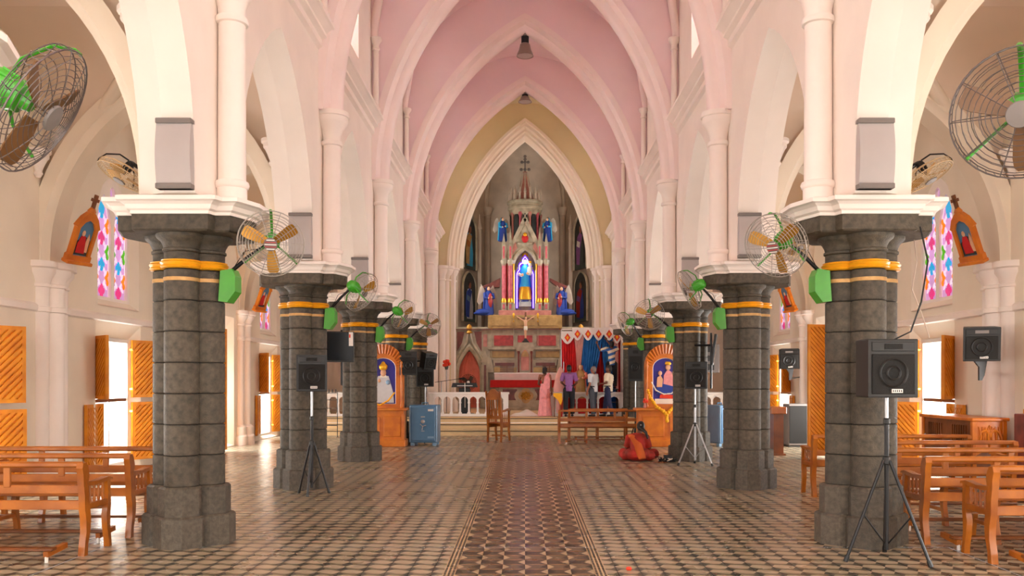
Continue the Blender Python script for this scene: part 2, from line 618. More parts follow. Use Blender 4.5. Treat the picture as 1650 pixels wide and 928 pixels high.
    L.new(no.outputs['Fac'], rr.inputs[0]); L.new(rr.outputs[0], b.inputs['Roughness'])
    n3 = N.new('ShaderNodeTexNoise'); n3.inputs['Scale'].default_value = 9.0
    L.new(geo.outputs['Position'], n3.inputs['Vector'])
    bp = N.new('ShaderNodeBump'); bp.inputs['Strength'].default_value = 0.06; bp.inputs['Distance'].default_value = 0.02
    L.new(n3.outputs['Fac'], bp.inputs['Height']); L.new(bp.outputs['Normal'], b.inputs['Normal'])
    MATS['floor_tiles'] = m
floor_material()

TX0, TX1, TY0, TY1 = -21, 21, 36, 43           # tile indices laid one by one (the rows nearest the camera)
fx0, fx1, fy0, fy1 = TX0 * TILE, TX1 * TILE, TY0 * TILE, TY1 * TILE
mb = MB()
def quad(x0, x1, y0, y1, z):
    mb.add([(x0, y0, z), (x1, y0, z), (x1, y1, z), (x0, y1, z)], [(0, 1, 2, 3)])
quad(-7.9, 7.9, -5.4, fy0, 0); quad(-7.9, 7.9, fy1, 33, 0)
quad(-7.9, fx0, fy0, fy1, 0); quad(fx1, 7.9, fy0, fy1, 0)
quad(fx0, fx1, fy0, fy1, -0.008)
floor = mb.build('floor', 'floor_tiles', smooth=None)
tag(floor, 'patterned cement tile floor with a bordered centre aisle', 'floor', kind='structure')
mb = MB().box((0, 0, -0.004), (TILE - 0.003, TILE - 0.003, 0.008), bev=0.0012)
tile_me = mb.mesh('floor_tile', 'floor_tiles', None)
cnt = 0
for j in range(TY0, TY1):
    for i in range(TX0, TX1):
        x, y = (i + 0.5) * TILE, (j + 0.5) * TILE
        link('floor_tile', tile_me, floor, (x, y, 0.0004 * random.random())); cnt += 1

# ================================================================== ARCADE WALLS (left / right), vaults, outer walls
SPR, RISE, HS = 3.66, 2.56, 1.67               # arcade arches
NZ, NH, NHALF = 5.80, 4.95, 2.85               # nave transverse ribs (intrados)
VZ, VH = 8.60, 3.20                             # springing and rise of the vault cells
WTOP = 12.2
sidename = {-1: 'left', 1: 'right'}

def rect(c, half, z0, z1):
    return [(c - half, z0), (c + half, z0), (c + half, z1), (c - half, z1)]
def lancet_hole(c, half, z0, zs, h, n=8):
    p = lancet(c, half, zs, h, n)
    return [(c - half, z0)] + p + [(c + half, z0)]

for s in (-1, 1):
    mb = MB()
    for i in range(len(COLY) - 1):
        y0, y1 = COLY[i], COLY[i + 1]
        yc = (y0 + y1) / 2
        clere = lancet_hole(yc, 0.60, 7.75, 8.9, 1.15)
        if i < 7:
            def outline(hs):
                a = lancet(yc, hs, SPR, RISE + (hs - HS) * 0.6, 12)
                return [(y0, WTOP), (y0, 3.45), (yc - hs, 3.45)] + a + [(yc + hs, 3.45), (y1, 3.45), (y1, WTOP)]
            rings = [(s * WX, outline(HS)), (s * 3.45, outline(HS)), (s * AX, outline(HS + 0.16))]
            mb.shell(rings, [[(s * WX, clere), (s * AX, clere)]], 'X')
        else:                                   # chancel bay: closed wall
            o = [(y0, WTOP), (y0, 0.3), (y1, 0.3), (y1, WTOP)]
            mb.shell([(s * WX, o), (s * AX, o)], [[(s * WX, clere), (s * AX, clere)]], 'X')
    w = mb.build('wall_%s_arcade' % sidename[s], 'plaster', smooth=30)
    tag(w, 'white arcade wall with pointed arches on the %s side of the nave' % sidename[s], 'wall', kind='structure')
    # string course under the clerestory
    for i in range(len(COLY) - 1):
        y0, y1 = COLY[i] + 0.24, COLY[i + 1] - 0.24
        prof = [(0, 6.70), (0.06, 6.74), (0.06, 6.84), (0.13, 6.88), (0.13, 6.93), (0.21, 7.0), (0.24, 7.02), (0.24, 7.08), (0.0, 7.14)]
        rings = [[(s * (WX - p), y, z) for (p, z) in prof] for y in (y0, y1)]
        MB().loft(rings).build('string_course', 'plaster_trim', w, smooth=None)

# engaged shafts with capitals, colonnettes flanking the ribs
def shaft_meshes():
    pr = [(0.15, 3.45), (0.15, 3.62), (0.165, 3.63), (0.175, 3.66), (0.165, 3.69), (0.14, 3.70), (0.135, 5.30), (0.16, 5.31), (0.17, 5.34), (0.16, 5.37), (0.135, 5.38),
          (0.14, 5.46), (0.17, 5.56), (0.23, 5.64), (0.25, 5.68), (0.25, 5.74), (0.27, 5.75), (0.27, 5.82), (0.0, 5.82)]
    return pr
SH = MB().lathe([(r, z) for r, z in shaft_meshes()], n=24).mesh('wall_shaft', 'plaster_trim', 40)
SHL = MB().lathe([(0.135, 0.53)] + [(r, z) for r, z in shaft_meshes()[5:]], n=24).mesh('wall_shaft', 'plaster_trim', 40)
cpr = [(0.0, 7.14), (0.09, 7.14), (0.09, 7.22), (0.06, 7.25), (0.055, 8.42), (0.075, 8.43), (0.075, 8.47), (0.06, 8.48), (0.065, 8.54), (0.12, 8.62), (0.12, 8.67), (0.0, 8.67)]
CO = MB().lathe(cpr, n=12).mesh('colonnette', 'plaster_trim', 40)
ribprof = [(0.36, -0.31), (0.22, -0.31), (0.17, -0.20), (0.15, -0.16), (0.06, -0.15), (0.0, -0.09), (-0.02, 0.0), (0.0, 0.09), (0.06, 0.15), (0.15, 0.16), (0.17, 0.20), (0.22, 0.31), (0.36, 0.31)]
mb = MB(); arch_sweep(mb, 0, NHALF, NZ, NH, ribprof, 'Y', 0.0, 22)
RIB = mb.mesh('transverse_rib', 'rib_pink', 40)
dia = [(-WX, NZ)] + lancet(0, NHALF, NZ, NH, 22, 0.25) + [(WX, NZ), (WX, 12.1), (-WX, 12.1)]
DIA = MB().shell([(-0.285, dia), (0.285, dia)], [], 'Y').mesh('diaphragm', 'vault_pink', None)
for i, y in enumerate(COLY[1:8]):
    t = thing('trim_%d' % (i + 1), 'pale moulded transverse rib over the nave, ' + ('behind the viewer', 'nearest, above the frame', 'above the big columns', 'above the second columns', 'above the third columns', 'holding the nearer pendant lamp', 'holding the farther pendant lamp')[i], 'trim', (0, y, 0), kind='structure')
    link('transverse_rib', RIB, t); link('diaphragm', DIA, t)
    for s in (-1, 1):
        link('wall_shaft', SH, t, (s * (WX - 0.14), 0, 0))
        for d in (-0.36, 0.36):
            link('colonnette', CO, t, (s * (WX - 0.10), d, 0))

# nave vault (groined), diagonal ribs
def groin_bay(mb, half, z0, h, cz0, y0, y1, xc=0.0, n=14, m=22, ribs=None):
    ch = z0 + h - cz0
    yc, hy = (y0 + y1) / 2, (y1 - y0) / 2
    rows = []
    for j in range(m + 1):
        y = y0 + (y1 - y0) * j / m
        zc = lancet_z(min(hy, abs(y - yc)), hy, cz0, ch)
        xg = lancet_x(zc, half, z0, h)
        row = []
        for k in range(5):
            row.append((xc - half + (half - xg) * k / 5, y, zc))
        for k in range(2 * n + 1):
            x = -xg + 2 * xg * k / (2 * n)
            row.append((xc + x, y, lancet_z(x, half, z0, h)))
        for k in range(1, 6):
            row.append((xc + xg + (half - xg) * k / 5, y, zc))
        rows.append(row)
    mb.loft(rows, cap=False, closed=False)
    if ribs is not None:
        for sx in (-1, 1):
            for sy in (-1, 1):
                pts = []
                for j in range(11):
                    t = j / 10.0
                    dy = hy * (1 - t)
                    zc = lancet_z(dy, hy, cz0, ch)
                    pts.append((xc + sx * lancet_x(zc, half, z0, h), yc + sy * dy, zc - 0.02))
                ribs.append(pts)
nave_pink = MB(); nave_cream = MB(); nribs = []; cribs = []
for i in range(len(COLY) - 1):
    groin_bay(nave_pink if i < 7 else nave_cream, WX, VZ, VH, VZ, COLY[i] + 0.28, COLY[i + 1] - 0.28, ribs=nribs if i < 7 else cribs)
ceil = nave_pink.build('ceiling', 'vault_pink', smooth=50)
tag(ceil, 'rose pink groined nave vault', 'ceiling', kind='structure')
ceil2 = nave_cream.build('ceiling_chancel', 'vault_cream', smooth=50)
tag(ceil2, 'cream yellow vault before the chancel arch', 'ceiling', kind='structure')
for pts in nribs:
    MB().tube(pts, 0.09, 8).build('diagonal_rib', 'rib_pink', ceil, 50)
for pts in cribs:
    MB().tube(pts, 0.085, 8).build('diagonal_rib', 'vault_cream', ceil2, 50)

# aisles -----------------------------------------------------------
AC, AH = (AX + OX) / 2, (OX - AX) / 2
aprof = [(0.30, -0.30), (0.10, -0.30), (0.06, -0.24), (0.0, -0.22), (-0.01, 0.0), (0.0, 0.22), (0.06, 0.24), (0.10, 0.30), (0.30, 0.30)]
mb = MB(); arch_sweep(mb, 0, AH - 0.12, 3.55, 2.62, aprof, 'Y', 0.0, 14, leg=0.1)
ARIB = mb.mesh('aisle_arch', 'plaster_aisle', 40)
# respond: cluster of three shafts with base, string and capital
def respond_mesh(s):
    mb = MB()
    for (dx, dy, r) in ((0.0, 0.0, 0.17), (0.06, -0.27, 0.14), (0.06, 0.27, 0.14)):
        pr = [(r + 0.10, 0), (r + 0.10, 0.22), (r + 0.06, 0.26), (r + 0.06, 0.46), (r, 0.52), (r, 2.70), (r + 0.03, 2.71), (r + 0.03, 2.78), (r, 2.79), (r, 3.08),
              (r + 0.025, 3.09), (r + 0.025, 3.13), (r, 3.14), (r + 0.03, 3.22), (r + 0.09, 3.30), (r + 0.09, 3.36), (r + 0.13, 3.38), (r + 0.13, 3.47), (0, 3.47)]
        mb.lathe(pr, (s * (OX - 0.04 + dx), dy, 0), 20)
    return mb
for s in (-1, 1):
    side = sidename[s]
    mb = MB()
    for i in range(len(COLY) - 1):
        y0, y1 = COLY[i], COLY[i + 1]
        yc = (y0 + y1) / 2
        o = [(y0, 7.0), (y0, -0.1), (y1, -0.1), (y1, 7.0)]
        dh, dt = (0.70, 2.44) if not (i == 5) else (1.45, 3.0)
        door = [(s * OX, rect(yc, dh + 0.18, 0.02, dt + 0.26)), (s * 7.56, rect(yc, dh, 0.10, dt)), (s * 7.9, rect(yc, dh, 0.10, dt))]
        win = [(s * OX, lancet_hole(yc, 0.80, 2.98, 4.45, 1.15)), (s * 7.52, lancet_hole(yc, 0.66, 3.10, 4.45, 0.92)), (s * 7.9, lancet_hole(yc, 0.66, 3.10, 4.45, 0.92))]
        mb.shell([(s * OX, o), (s * 7.9, o)], [door] if i == 5 else [door, win] if i < 7 else [win], 'X')
    w = mb.build('wall_%s' % side, 'plaster_aisle', smooth=None)
    tag(w, 'cream plaster outer aisle wall on the %s with doors and lancet windows' % side, 'wall', kind='structure')
    for i in range(len(COLY) - 1):
        yc = COLY[i] + BAY / 2
        if i == 5: continue
        prof = [(0, 2.70), (0.05, 2.72), (0.05, 2.80), (0.0, 2.84)]
        rings = [[(s * (OX - p), y, z) for (p, z) in prof] for y in (COLY[i] + 0.42, COLY[i + 1] - 0.42)]
        MB().loft(rings).build('string_course', 'plaster_trim', w, smooth=None)
    rm = respond_mesh(s).mesh('wall_respond', 'plaster_trim', 40)
    corb = MB().lathe([(0.0, 4.72), (0.03, 4.72), (0.07, 4.78), (0.05, 4.82), (0.09, 4.92), (0.13, 5.0), (0.15, 5.02), (0.15, 5.07), (0.18, 5.09), (0.18, 5.14), (0, 5.14)], n=14).mesh('corbel', 'plaster_trim', 40)
    vault = MB(); ribs = []
    for i in range(len(COLY) - 1):
        groin_bay(vault, AH, 3.55, 2.95, 5.08, COLY[i], COLY[i + 1], s * AC, ribs=ribs, n=10, m=18)
    v = vault.build('ceiling_aisle_%s' % side, 'vault_aisle', smooth=50)
    tag(v, 'cream groined vault over the %s aisle' % side, 'ceiling', kind='structure')
    for pts in ribs:
        MB().tube(pts, 0.10, 8).build('diagonal_rib', 'plaster_aisle', v, 50)
    for i, y in enumerate(COLY[1:8]):
        link('aisle_arch', ARIB, v, (s * (AC - 0.0), y, 0))
        link('wall_respond', rm, w, (0, y, 0))
        for d in (-0.42, 0.42):
            link('corbel', corb, w, (s * (OX - 0.05), y + d, 0))
            link('corbel', corb, w, (s * (AX + 0.05), y + d, 0.15))

# aisle end walls, west wall -------------
for s in (-1, 1):
    mb = MB()
    o = [(s * AX, 7.0), (s * AX, 0.3), (s * 7.9, 0.3), (s * 7.9, 7.0)]
    mb.shell([(31.9, o), (32.3, o)], [], 'Y')
    w = mb.build('wall_%s_end' % sidename[s], 'plaster', smooth=None)
    tag(w, 'plain white end wall of the %s aisle' % sidename[s], 'wall', kind='structure')
mb = MB()
o = [(-7.9, 12), (-7.9, -0.1), (7.9, -0.1), (7.9, 12)]
mb.shell([(-4.9, o), (-5.3, o)], [[(-4.9, rect(0, 1.6, 0.0, 3.8)), (-5.3, rect(0, 1.6, 0.0, 3.8))],
                                  *[[(-4.9, lancet_hole(q * 5.6, 0.9, 1.7, 4.0, 1.2)), (-5.3, lancet_hole(q * 5.6, 0.9, 1.7, 4.0, 1.2))] for q in (-1, 1)],  # unseen lancet openings added for the extra aisle lights
                                  [(-4.9, lancet_hole(0, 2.1, 4.7, 7.6, 1.9)), (-5.3, lancet_hole(0, 2.1, 4.7, 7.6, 1.9))]], 'Y')
w = mb.build('wall_west', 'plaster', smooth=None)
tag(w, 'white west wall with the main door behind the viewer', 'wall', kind='structure')

# chancel arch --------------------------------------------------------
CH_HALF, CH_Z, CH_H = 2.30, 5.80, 4.75
mb = MB()
inner = lancet(0, CH_HALF + 0.42, CH_Z, CH_H + 0.55, 18)
o = [(-3.3, 0.3), (-3.3, 12.2), (3.3, 12.2), (3.3, 0.3), (CH_HALF + 0.42, 0.3)] + inner[::-1] + [(-CH_HALF - 0.42, 0.3)]
mb.shell([(31.6, o), (32.3, o)], [], 'Y')
w = mb.build('wall_chancel', 'vault_cream', smooth=None)
tag(w, 'cream wall pierced by the moulded chancel arch', 'wall', kind='structure')
mb = MB()
cprof = [(0.55, -0.42), (0.46, -0.42), (0.42, -0.36), (0.34, -0.34), (0.30, -0.28), (0.26, -0.24), (0.20, -0.24), (0.16, -0.16), (0.10, -0.14), (0.06, -0.06), (0.0, 0.0), (-0.02, 0.14), (0.0, 0.3), (0.1, 0.42), (0.5, 0.42)]
arch_sweep(mb, 0, CH_HALF, CH_Z, CH_H, cprof, 'Y', 31.95, 20, leg=0.0)
mb.build('chancel_arch', 'plaster_aisle', w, 40)
for s in (-1, 1):
    mb = MB()
    for (dx, dy, r) in ((0.40, 0.0, 0.15), (0.56, -0.26, 0.14), (0.72, -0.4, 0.12)):
        pr = [(r + 0.08, 0.53), (r + 0.08, 0.9), (r, 1.0), (r, 5.3), (r + 0.03, 5.31), (r + 0.03, 5.36), (r, 5.37), (r + 0.02, 5.5), (r + 0.10, 5.66), (r + 0.10, 5.72), (r + 0.14, 5.74), (r + 0.14, 5.84), (0, 5.84)]
        mb.lathe(pr, (s * (CH_HALF + dx), 31.95 + dy, 0), 18)
    mb.box((s * 2.78, 31.98, 3.1), (0.40, 0.6, 5.2))
    mb.build('chancel_pier', 'plaster', w, 40)

# apse ------------------------------------------------------------------
APX = [(-3.2, 32.3), (-3.2, 35.3), (-1.75, 38.6), (1.75, 38.6), (3.2, 35.3), (3.2, 32.3)]
mb = MB()
for (a, b) in list(zip(APX, APX[1:]))[1:-1]:
    mb.add([(a[0], a[1], 0.3), (b[0], b[1], 0.3), (b[0], b[1], 9.3), (a[0], a[1], 9.3)], [(0, 1, 2, 3)])
for s in (-1, 1):
    o = [(32.3, 0.3), (35.3, 0.3), (35.3, 9.3), (32.3, 9.3)]
    h = lancet_hole(33.7, 0.70, 4.6, 7.2, 1.1)  # unseen opening added to let the extra altar light in
    mb.shell([(s * 3.2, o), (s * 3.38, o)], [[(s * 3.2, h), (s * 3.38, h)]], 'X')
w = mb.build('wall_apse', 'apse_grey', smooth=None)
tag(w, 'grey stained apse wall behind the high altar', 'wall', kind='structure')
mb = MB()
APEX = Vector((0, 35.2, 12.3))
rows = []
ribp = []
for (a, b) in zip(APX, APX[1:]):
    for q in range(4):
        t = q / 4.0
        rows.append(((1 - t) * a[0] + t * b[0], (1 - t) * a[1] + t * b[1]))
rows.append(APX[-1])
L_ = []
for i, (x, y) in enumerate(rows):
    r = []
    for j in range(11):
        t = j / 10.0
        a = t * pi / 2
        k = 1 - cos(a)                     # inward
        zz = 9.3 + 3.2 * sin(a)
        yy = APEX.y if y < APEX.y else APEX.y
        tx, ty = (0.0, y) if y < APEX.y else (0.0, APEX.y)
        r.append((x + (tx - x) * k, y + (ty - y) * k, zz))
    L_.append(r)
    if i % 4 == 0:
        ribp.append(r)
mb.loft(L_, cap=False, closed=False)
c = mb.build('ceiling_apse', 'apse_grey', smooth=50)
tag(c, 'dim grey ribbed vault of the apse', 'ceiling', kind='structure')
for r in ribp[1:5]:
    MB().tube(r, 0.12, 8).build('apse_rib', 'apse_grey', c, 50)
for (x, y) in APX[1:5]:
    MB().lathe([(0.2, 0.53), (0.13, 0.9), (0.13, 8.9), (0.17, 8.95), (0.13, 9.0), (0.24, 9.25), (0.24, 9.35), (0, 9.35)], (x * 0.96, y - 0.1, 0), 14).build('apse_shaft', 'apse_grey', w, 40)

# chancel platform and steps ---------------------------------------------
for k, (yf, zt) in enumerate(((26.2, 0.18), (26.6, 0.355), (27.0, 0.53))):
    mb = MB()
    yb = (26.7, 27.1, 38.7)[k]
    z0 = (0.0, 0.18, 0.355)[k]
    mb.box((0, (yf + 0.03 + yb) / 2, (z0 + zt - 0.035) / 2), (14.78, yb - yf - 0.03, zt - 0.035 - z0)) if k < 2 else mb.box((0, (yf + 0.03 + yb) / 2, (z0 + zt - 0.035) / 2), (14.78, yb - yf - 0.03, zt - 0.035 - z0))
    st = mb.build('step_%d' % (k + 1), 'step_tan', smooth=None)
    tag(st, ('lowest', 'middle', 'topmost')[k] + ' tan stone step up to the altar platform', 'step', kind='structure')
    MB().box((0, yf + 0.165, zt - 0.0175), (14.78, 0.33, 0.035), bev=0.008).build('step_nosing', 'step_tan', st, None)
    MB().box((0, yf + 0.022, zt - 0.045), (14.78, 0.02, 0.022)).build('shadow_strip', 'step_dark', st, None)  # solid dark strip standing in for the shade under the nosing
mb = MB().box((0, 33, 0.51), (14.7, 11.4, 0.04))
pl = mb.build('floor_chancel', 'step_tan', smooth=None)
tag(pl, 'tan stone floor of the raised chancel', 'floor', kind='structure')
# ================================================================== STONE COLUMNS
def oct_block(r, h, off):
    mb = MB()
    k = r * math.tan(pi / 8)
    def ring(rr, z):
        kk = rr * math.tan(pi / 8)
        # outward facing half octagon, inner side closed near the pier centre
        return [(off * 0.12, -kk - (rr - kk) * 0.98, z), (off + kk, -rr, z), (off + rr, -kk, z), (off + rr, kk, z), (off + kk, rr, z), (off * 0.12, kk + (rr - kk) * 0.98, z)]
    mb.loft([ring(r, 0), ring(r, h - 0.02), ring(r - 0.02, h)])
    return mb
PL_LOW = oct_block(0.245, 0.31, 0.20).mesh('plinth_block', 'stone_base', None)
PL_UP = oct_block(0.205, 0.29, 0.195).mesh('plinth_block', 'stone_base', None)
QA, QR = 0.19, 0.17
def drum_mesh(h):
    mb = MB()
    e = 0.006
    mb.loft([quatrefoil(QA, QR - e, 64, 0), quatrefoil(QA, QR, 64, e), quatrefoil(QA, QR, 64, h - e), quatrefoil(QA, QR - e, 64, h)])
    return mb.mesh('stone_drum', 'stone', 40)
DRUM = drum_mesh(0.302)
CORE = MB().loft([quatrefoil(QA, QR - 0.014, 64, 0), quatrefoil(QA, QR - 0.014, 64, 1.0)]).mesh('mortar_core', 'mortar', 40)
mb = MB()
mb.loft([quatrefoil(QA, r, 64, z) for r, z in ((0.172, 0), (0.185, 0.01), (0.185, 0.03), (0.17, 0.04), (0.178, 0.07), (0.20, 0.11), (0.235, 0.14), (0.245, 0.16), (0.245, 0.18))])
CAPITAL = mb.mesh('capital', 'stone', 40)
def abacus_plan(k, z):
    q = [(0.48, -0.60), (0.51, -0.50), (0.66, -0.50), (0.78, -0.17)]
    pts = q + [(x, -y) for x, y in reversed(q)]
    pts += [(-x, y) for x, y in reversed(pts)]
    # shrink by an offset towards the middle
    return [(x - math.copysign(k, x), y - math.copysign(min(k, abs(y) * 0.9), y), z) for x, y in pts]
ABACUS = MB().loft([abacus_plan(0.13, 0), abacus_plan(0.11, 0.015), abacus_plan(0.11, 0.155), abacus_plan(0.12, 0.165)]).mesh('abacus', 'stone', None)
IMPOST = MB().loft([abacus_plan(0.10, 0), abacus_plan(0.10, 0.03), abacus_plan(0.075, 0.045), abacus_plan(0.06, 0.085), abacus_plan(0.03, 0.11), abacus_plan(0.0, 0.12), abacus_plan(0.0, 0.16), abacus_plan(0.05, 0.175)]).mesh('impost', 'plaster_trim', None)
def band_mesh(name, m, prof):
    mb = MB()
    mb.loft([quatrefoil(QA, r, 64, z) for r, z in prof])
    return mb.mesh(name, m, 50)
GOLD = band_mesh('gold_band', 'gold_paint', [(0.168, 0), (0.195, 0.005), (0.205, 0.02), (0.192, 0.035), (0.20, 0.045), (0.208, 0.06), (0.19, 0.075), (0.195, 0.085), (0.168, 0.09)])
STRAP = band_mesh('metal_strap', 'tin_strap', [(0.168, 0), (0.176, 0.002), (0.176, 0.038), (0.168, 0.04)])

col_where = {2: 'half out of frame beside the nearest wall fan', 3: 'nearest the viewer', 4: 'second from the viewer', 5: 'third from the viewer', 6: 'behind the %s picture shrine', 7: 'beside the altar rail'}
for ci in range(2, 8):
    for s in (-1, 1):
        lab = 'grey granite clustered column with gold band, ' + {
            2: 'nearest pair, outside the picture on the %s' % sidename[s], 3: 'large one beside the %s pews' % sidename[s],
            4: ('with a tripod loudspeaker before it on the left' if s < 0 else 'second along the right arcade'),
            5: ('carrying the black screen on the left' if s < 0 else 'with a tripod loudspeaker before it on the right'),
            6: 'standing right behind the %s picture shrine' % sidename[s], 7: 'last one, up on the %s of the altar platform' % sidename[s]}[ci]
        base = 0.0 if ci < 7 else 0.53
        t = thing('stone_column', lab, 'column', (s * CX, COLY[ci], base), group='granite nave columns')
        def put(n, me, z, rz=0.0, t=t, base=base):
            o = link(n, me, t, (0, 0, z - base))
            o.rotation_euler = (0, 0, rz)
            return o
        if ci < 7:
            for q in range(4):
                put('plinth_block', PL_LOW, 0.0, q * pi / 2)
                put('plinth_block', PL_UP, 0.31, q * pi / 2)
            z0 = 0.60
        else:
            for q in range(4):
                put('plinth_block', PL_UP, 0.53, q * pi / 2)
            z0 = 0.82
        co = put('mortar_core', CORE, z0); co.scale = (1, 1, 2.935 - z0)
        z = z0
        while z < 2.9 - 0.05:
            h = min(0.31, 2.935 - z)
            if h > 0.3:
                put('stone_drum', DRUM, z); z += 0.31
            else:
                d = put('stone_drum', DRUM, z); d.scale = (1, 1, h / 0.302); z += h
        put('capital', CAPITAL, 2.935)
        put('abacus', ABACUS, 3.115)
        put('impost', IMPOST, 3.275)
        put('gold_band', GOLD, 2.77)
        put('metal_strap', STRAP, 2.645)

# ================================================================== STAINED GLASS WINDOWS
def oval(hw, hh, rot=0.0, n=10):
    out = []
    for k in range(n):
        a = 2 * pi * k / n
        x, y = hw * cos(a), hh * sin(a)
        # lozenge-like oval
        f = 0.86 + 0.14 * abs(cos(2 * a))
        x, y = x * f, y * f
        out.append((x * cos(rot) - y * sin(rot), x * sin(rot) + y * cos(rot)))
    return out
PANE = {}
def pane_mesh(kind, colr):
    if (kind, colr) not in PANE:
        hw, hh, r = {'small': (0.052, 0.060, 0), 'half': (0.036, 0.062, 0), 'wl': (0.026, 0.075, 0.62), 'wr': (0.026, 0.075, -0.62), 'top': (0.10, 0.19, 0)}[kind]
        PANE[(kind, colr)] = MB().prism(oval(hw, hh, r), -0.006, 0.006, 'X').mesh('glass_pane', GL[colr], None)
    return PANE[(kind, colr)]
def lancet_panes():
    out = []
    evens, odds = ['magenta', 'cyan', 'magenta'], ['orange', 'green', 'orange']
    for k in range(6):
        z = 3.27 + 0.235 * k
        if k % 2 == 0:
            c = evens[k // 2]
            for (u, w) in ((0, 0.066), (0, -0.066), (0.058, 0), (-0.058, 0)):
                out.append(('small', c, u, z + w))
        else:
            c = odds[k // 2]
            for sg in (-1, 1):
                out.append(('small', c, sg * 0.175, z))
                out.append(('half', c, sg * 0.215, z + 0.08))
                out.append(('half', c, sg * 0.215, z - 0.08))
        for sg in (-1, 1):
            a, b = ('wl', 'wr') if (k % 2 == 0) == (sg > 0) else ('wr', 'wl')
            out.append((a, 'white', sg * 0.145, z + 0.085))
            out.append((b, 'white', sg * 0.09, z + 0.150))
    out.append(('top', 'cyan', 0, 4.74))
    return out
LP = lancet_panes()
def tracery(s):
    mb = MB()
    o = lancet_hole(0, 0.66, 3.10, 4.45, 0.92, 10)
    hs = []
    for c in (-0.32, 0.32):
        hs.append(lancet_hole(c, 0.255, 3.16, 4.42, 0.58, 6))
    hs.append([(0.10 * cos(2 * pi * k / 12), 5.06 + 0.12 * sin(2 * pi * k / 12)) for k in range(12)])
    mb.shell([(s * 7.52, o), (s * 7.60, o)], [[(s * 7.52, h), (s * 7.60, h)] for h in hs], 'X')
    return mb.mesh('tracery', 'plaster_trim', 30)
def sheet(s):
    mb = MB()
    for c in (-0.32, 0.32):
        mb.prism(lancet_hole(c, 0.25, 3.165, 4.42, 0.57, 6), s * 7.575, s * 7.585, 'X')
    mb.prism([(0.095 * cos(2 * pi * k / 12), 5.06 + 0.115 * sin(2 * pi * k / 12)) for k in range(12)], s * 7.575, s * 7.585, 'X')
    return mb.mesh('glass_sheet', GL['lilac'], None)
def sill(s):
    mb = MB()
    return mb.loft([[(s * 7.40, y, 2.97), (s * 7.55, y, 2.97), (s * 7.55, y, 3.11), (s * 7.40, y, 2.985)] for y in (-0.80, 0.80)]).mesh('window_sill', 'vault_aisle', None)
BAYWHERE = {1: 'behind the viewer', 2: 'level with the viewer', 3: 'beside the pews', 4: 'just past the pews', 6: 'far down the aisle', 7: 'beyond the altar rail', 5: 'halfway down'}
wn = 0
for s in (-1, 1):
    TR, SHT, SI = tracery(s), sheet(s), sill(s)
    joined = MB()
    mats_j = list(GL.keys())
    for (k, c, u, z) in LP:
        for ctr in (-0.32, 0.32):
            hw, hh, r = {'small': (0.052, 0.060, 0), 'half': (0.036, 0.062, 0), 'wl': (0.026, 0.075, 0.62), 'wr': (0.026, 0.075, -0.62), 'top': (0.10, 0.19, 0)}[k]
            joined.cur = mats_j.index(c)
            joined.prism([(p[0] + ctr + u, p[1] + z) for p in oval(hw, hh, r)], s * 7.562, s * 7.574, 'X')
    JM = joined.mesh('glass_lattice', [GL[k] for k in mats_j], None)
    for i in (1, 2, 3, 4, 6, 7):
        wn += 1
        yc = COLY[i] + BAY / 2
        t = thing('window_%d' % wn, 'twin lancet stained glass window in the %s aisle wall, %s' % (sidename[s], BAYWHERE[i]), 'window', (0, yc, 0), kind='structure')
        link('tracery', TR, t); link('glass_sheet', SHT, t); link('window_sill', SI, t)
        if i in (4, 6):
            for (k, c, u, z) in LP:
                for ctr in (-0.32, 0.32):
                    link('glass_pane', pane_mesh(k, c), t, (s * 7.568, ctr + u, z))
        else:
            tag(link('glass_lattice', JM, t), kind='stuff')
# clerestory glass
cg = lancet_hole(0, 0.60, 7.75, 8.9, 1.15)
for s in (-1, 1):
    cl = MB()
    cols = ['cyan', 'blue', 'magenta', 'green', 'orange', 'lilac']
    for r in range(9):
        for q in range(5):
            zc, u = 7.9 + r * 0.26, -0.50 + q * 0.25
            if abs(u) < lancet_x(zc + 0.1, 0.60, 8.9, 1.15) - 0.05:
                cl.cur = (r * 5 + q * 3) % 5
                cl.prism([(u - 0.12, zc), (u, zc - 0.13), (u + 0.12, zc), (u, zc + 0.13)], s * 3.445, s * 3.46, 'X')
    CLM = cl.mesh('glass_lattice', [GL[k] for k in cols], None)
    bk = MB().prism(cg, s * 3.47, s * 3.48, 'X').mesh('glass_sheet', GL['clear'], None)
    for i in range(1, 8):
        wn += 1
        t = thing('window_%d' % wn, 'coloured clerestory window high on the %s nave wall, %s' % (sidename[s], BAYWHERE[i]), 'window', (0, COLY[i] + BAY / 2, 0), kind='structure')
        link('glass_sheet', bk, t); tag(link('glass_lattice', CLM, t), kind='stuff')

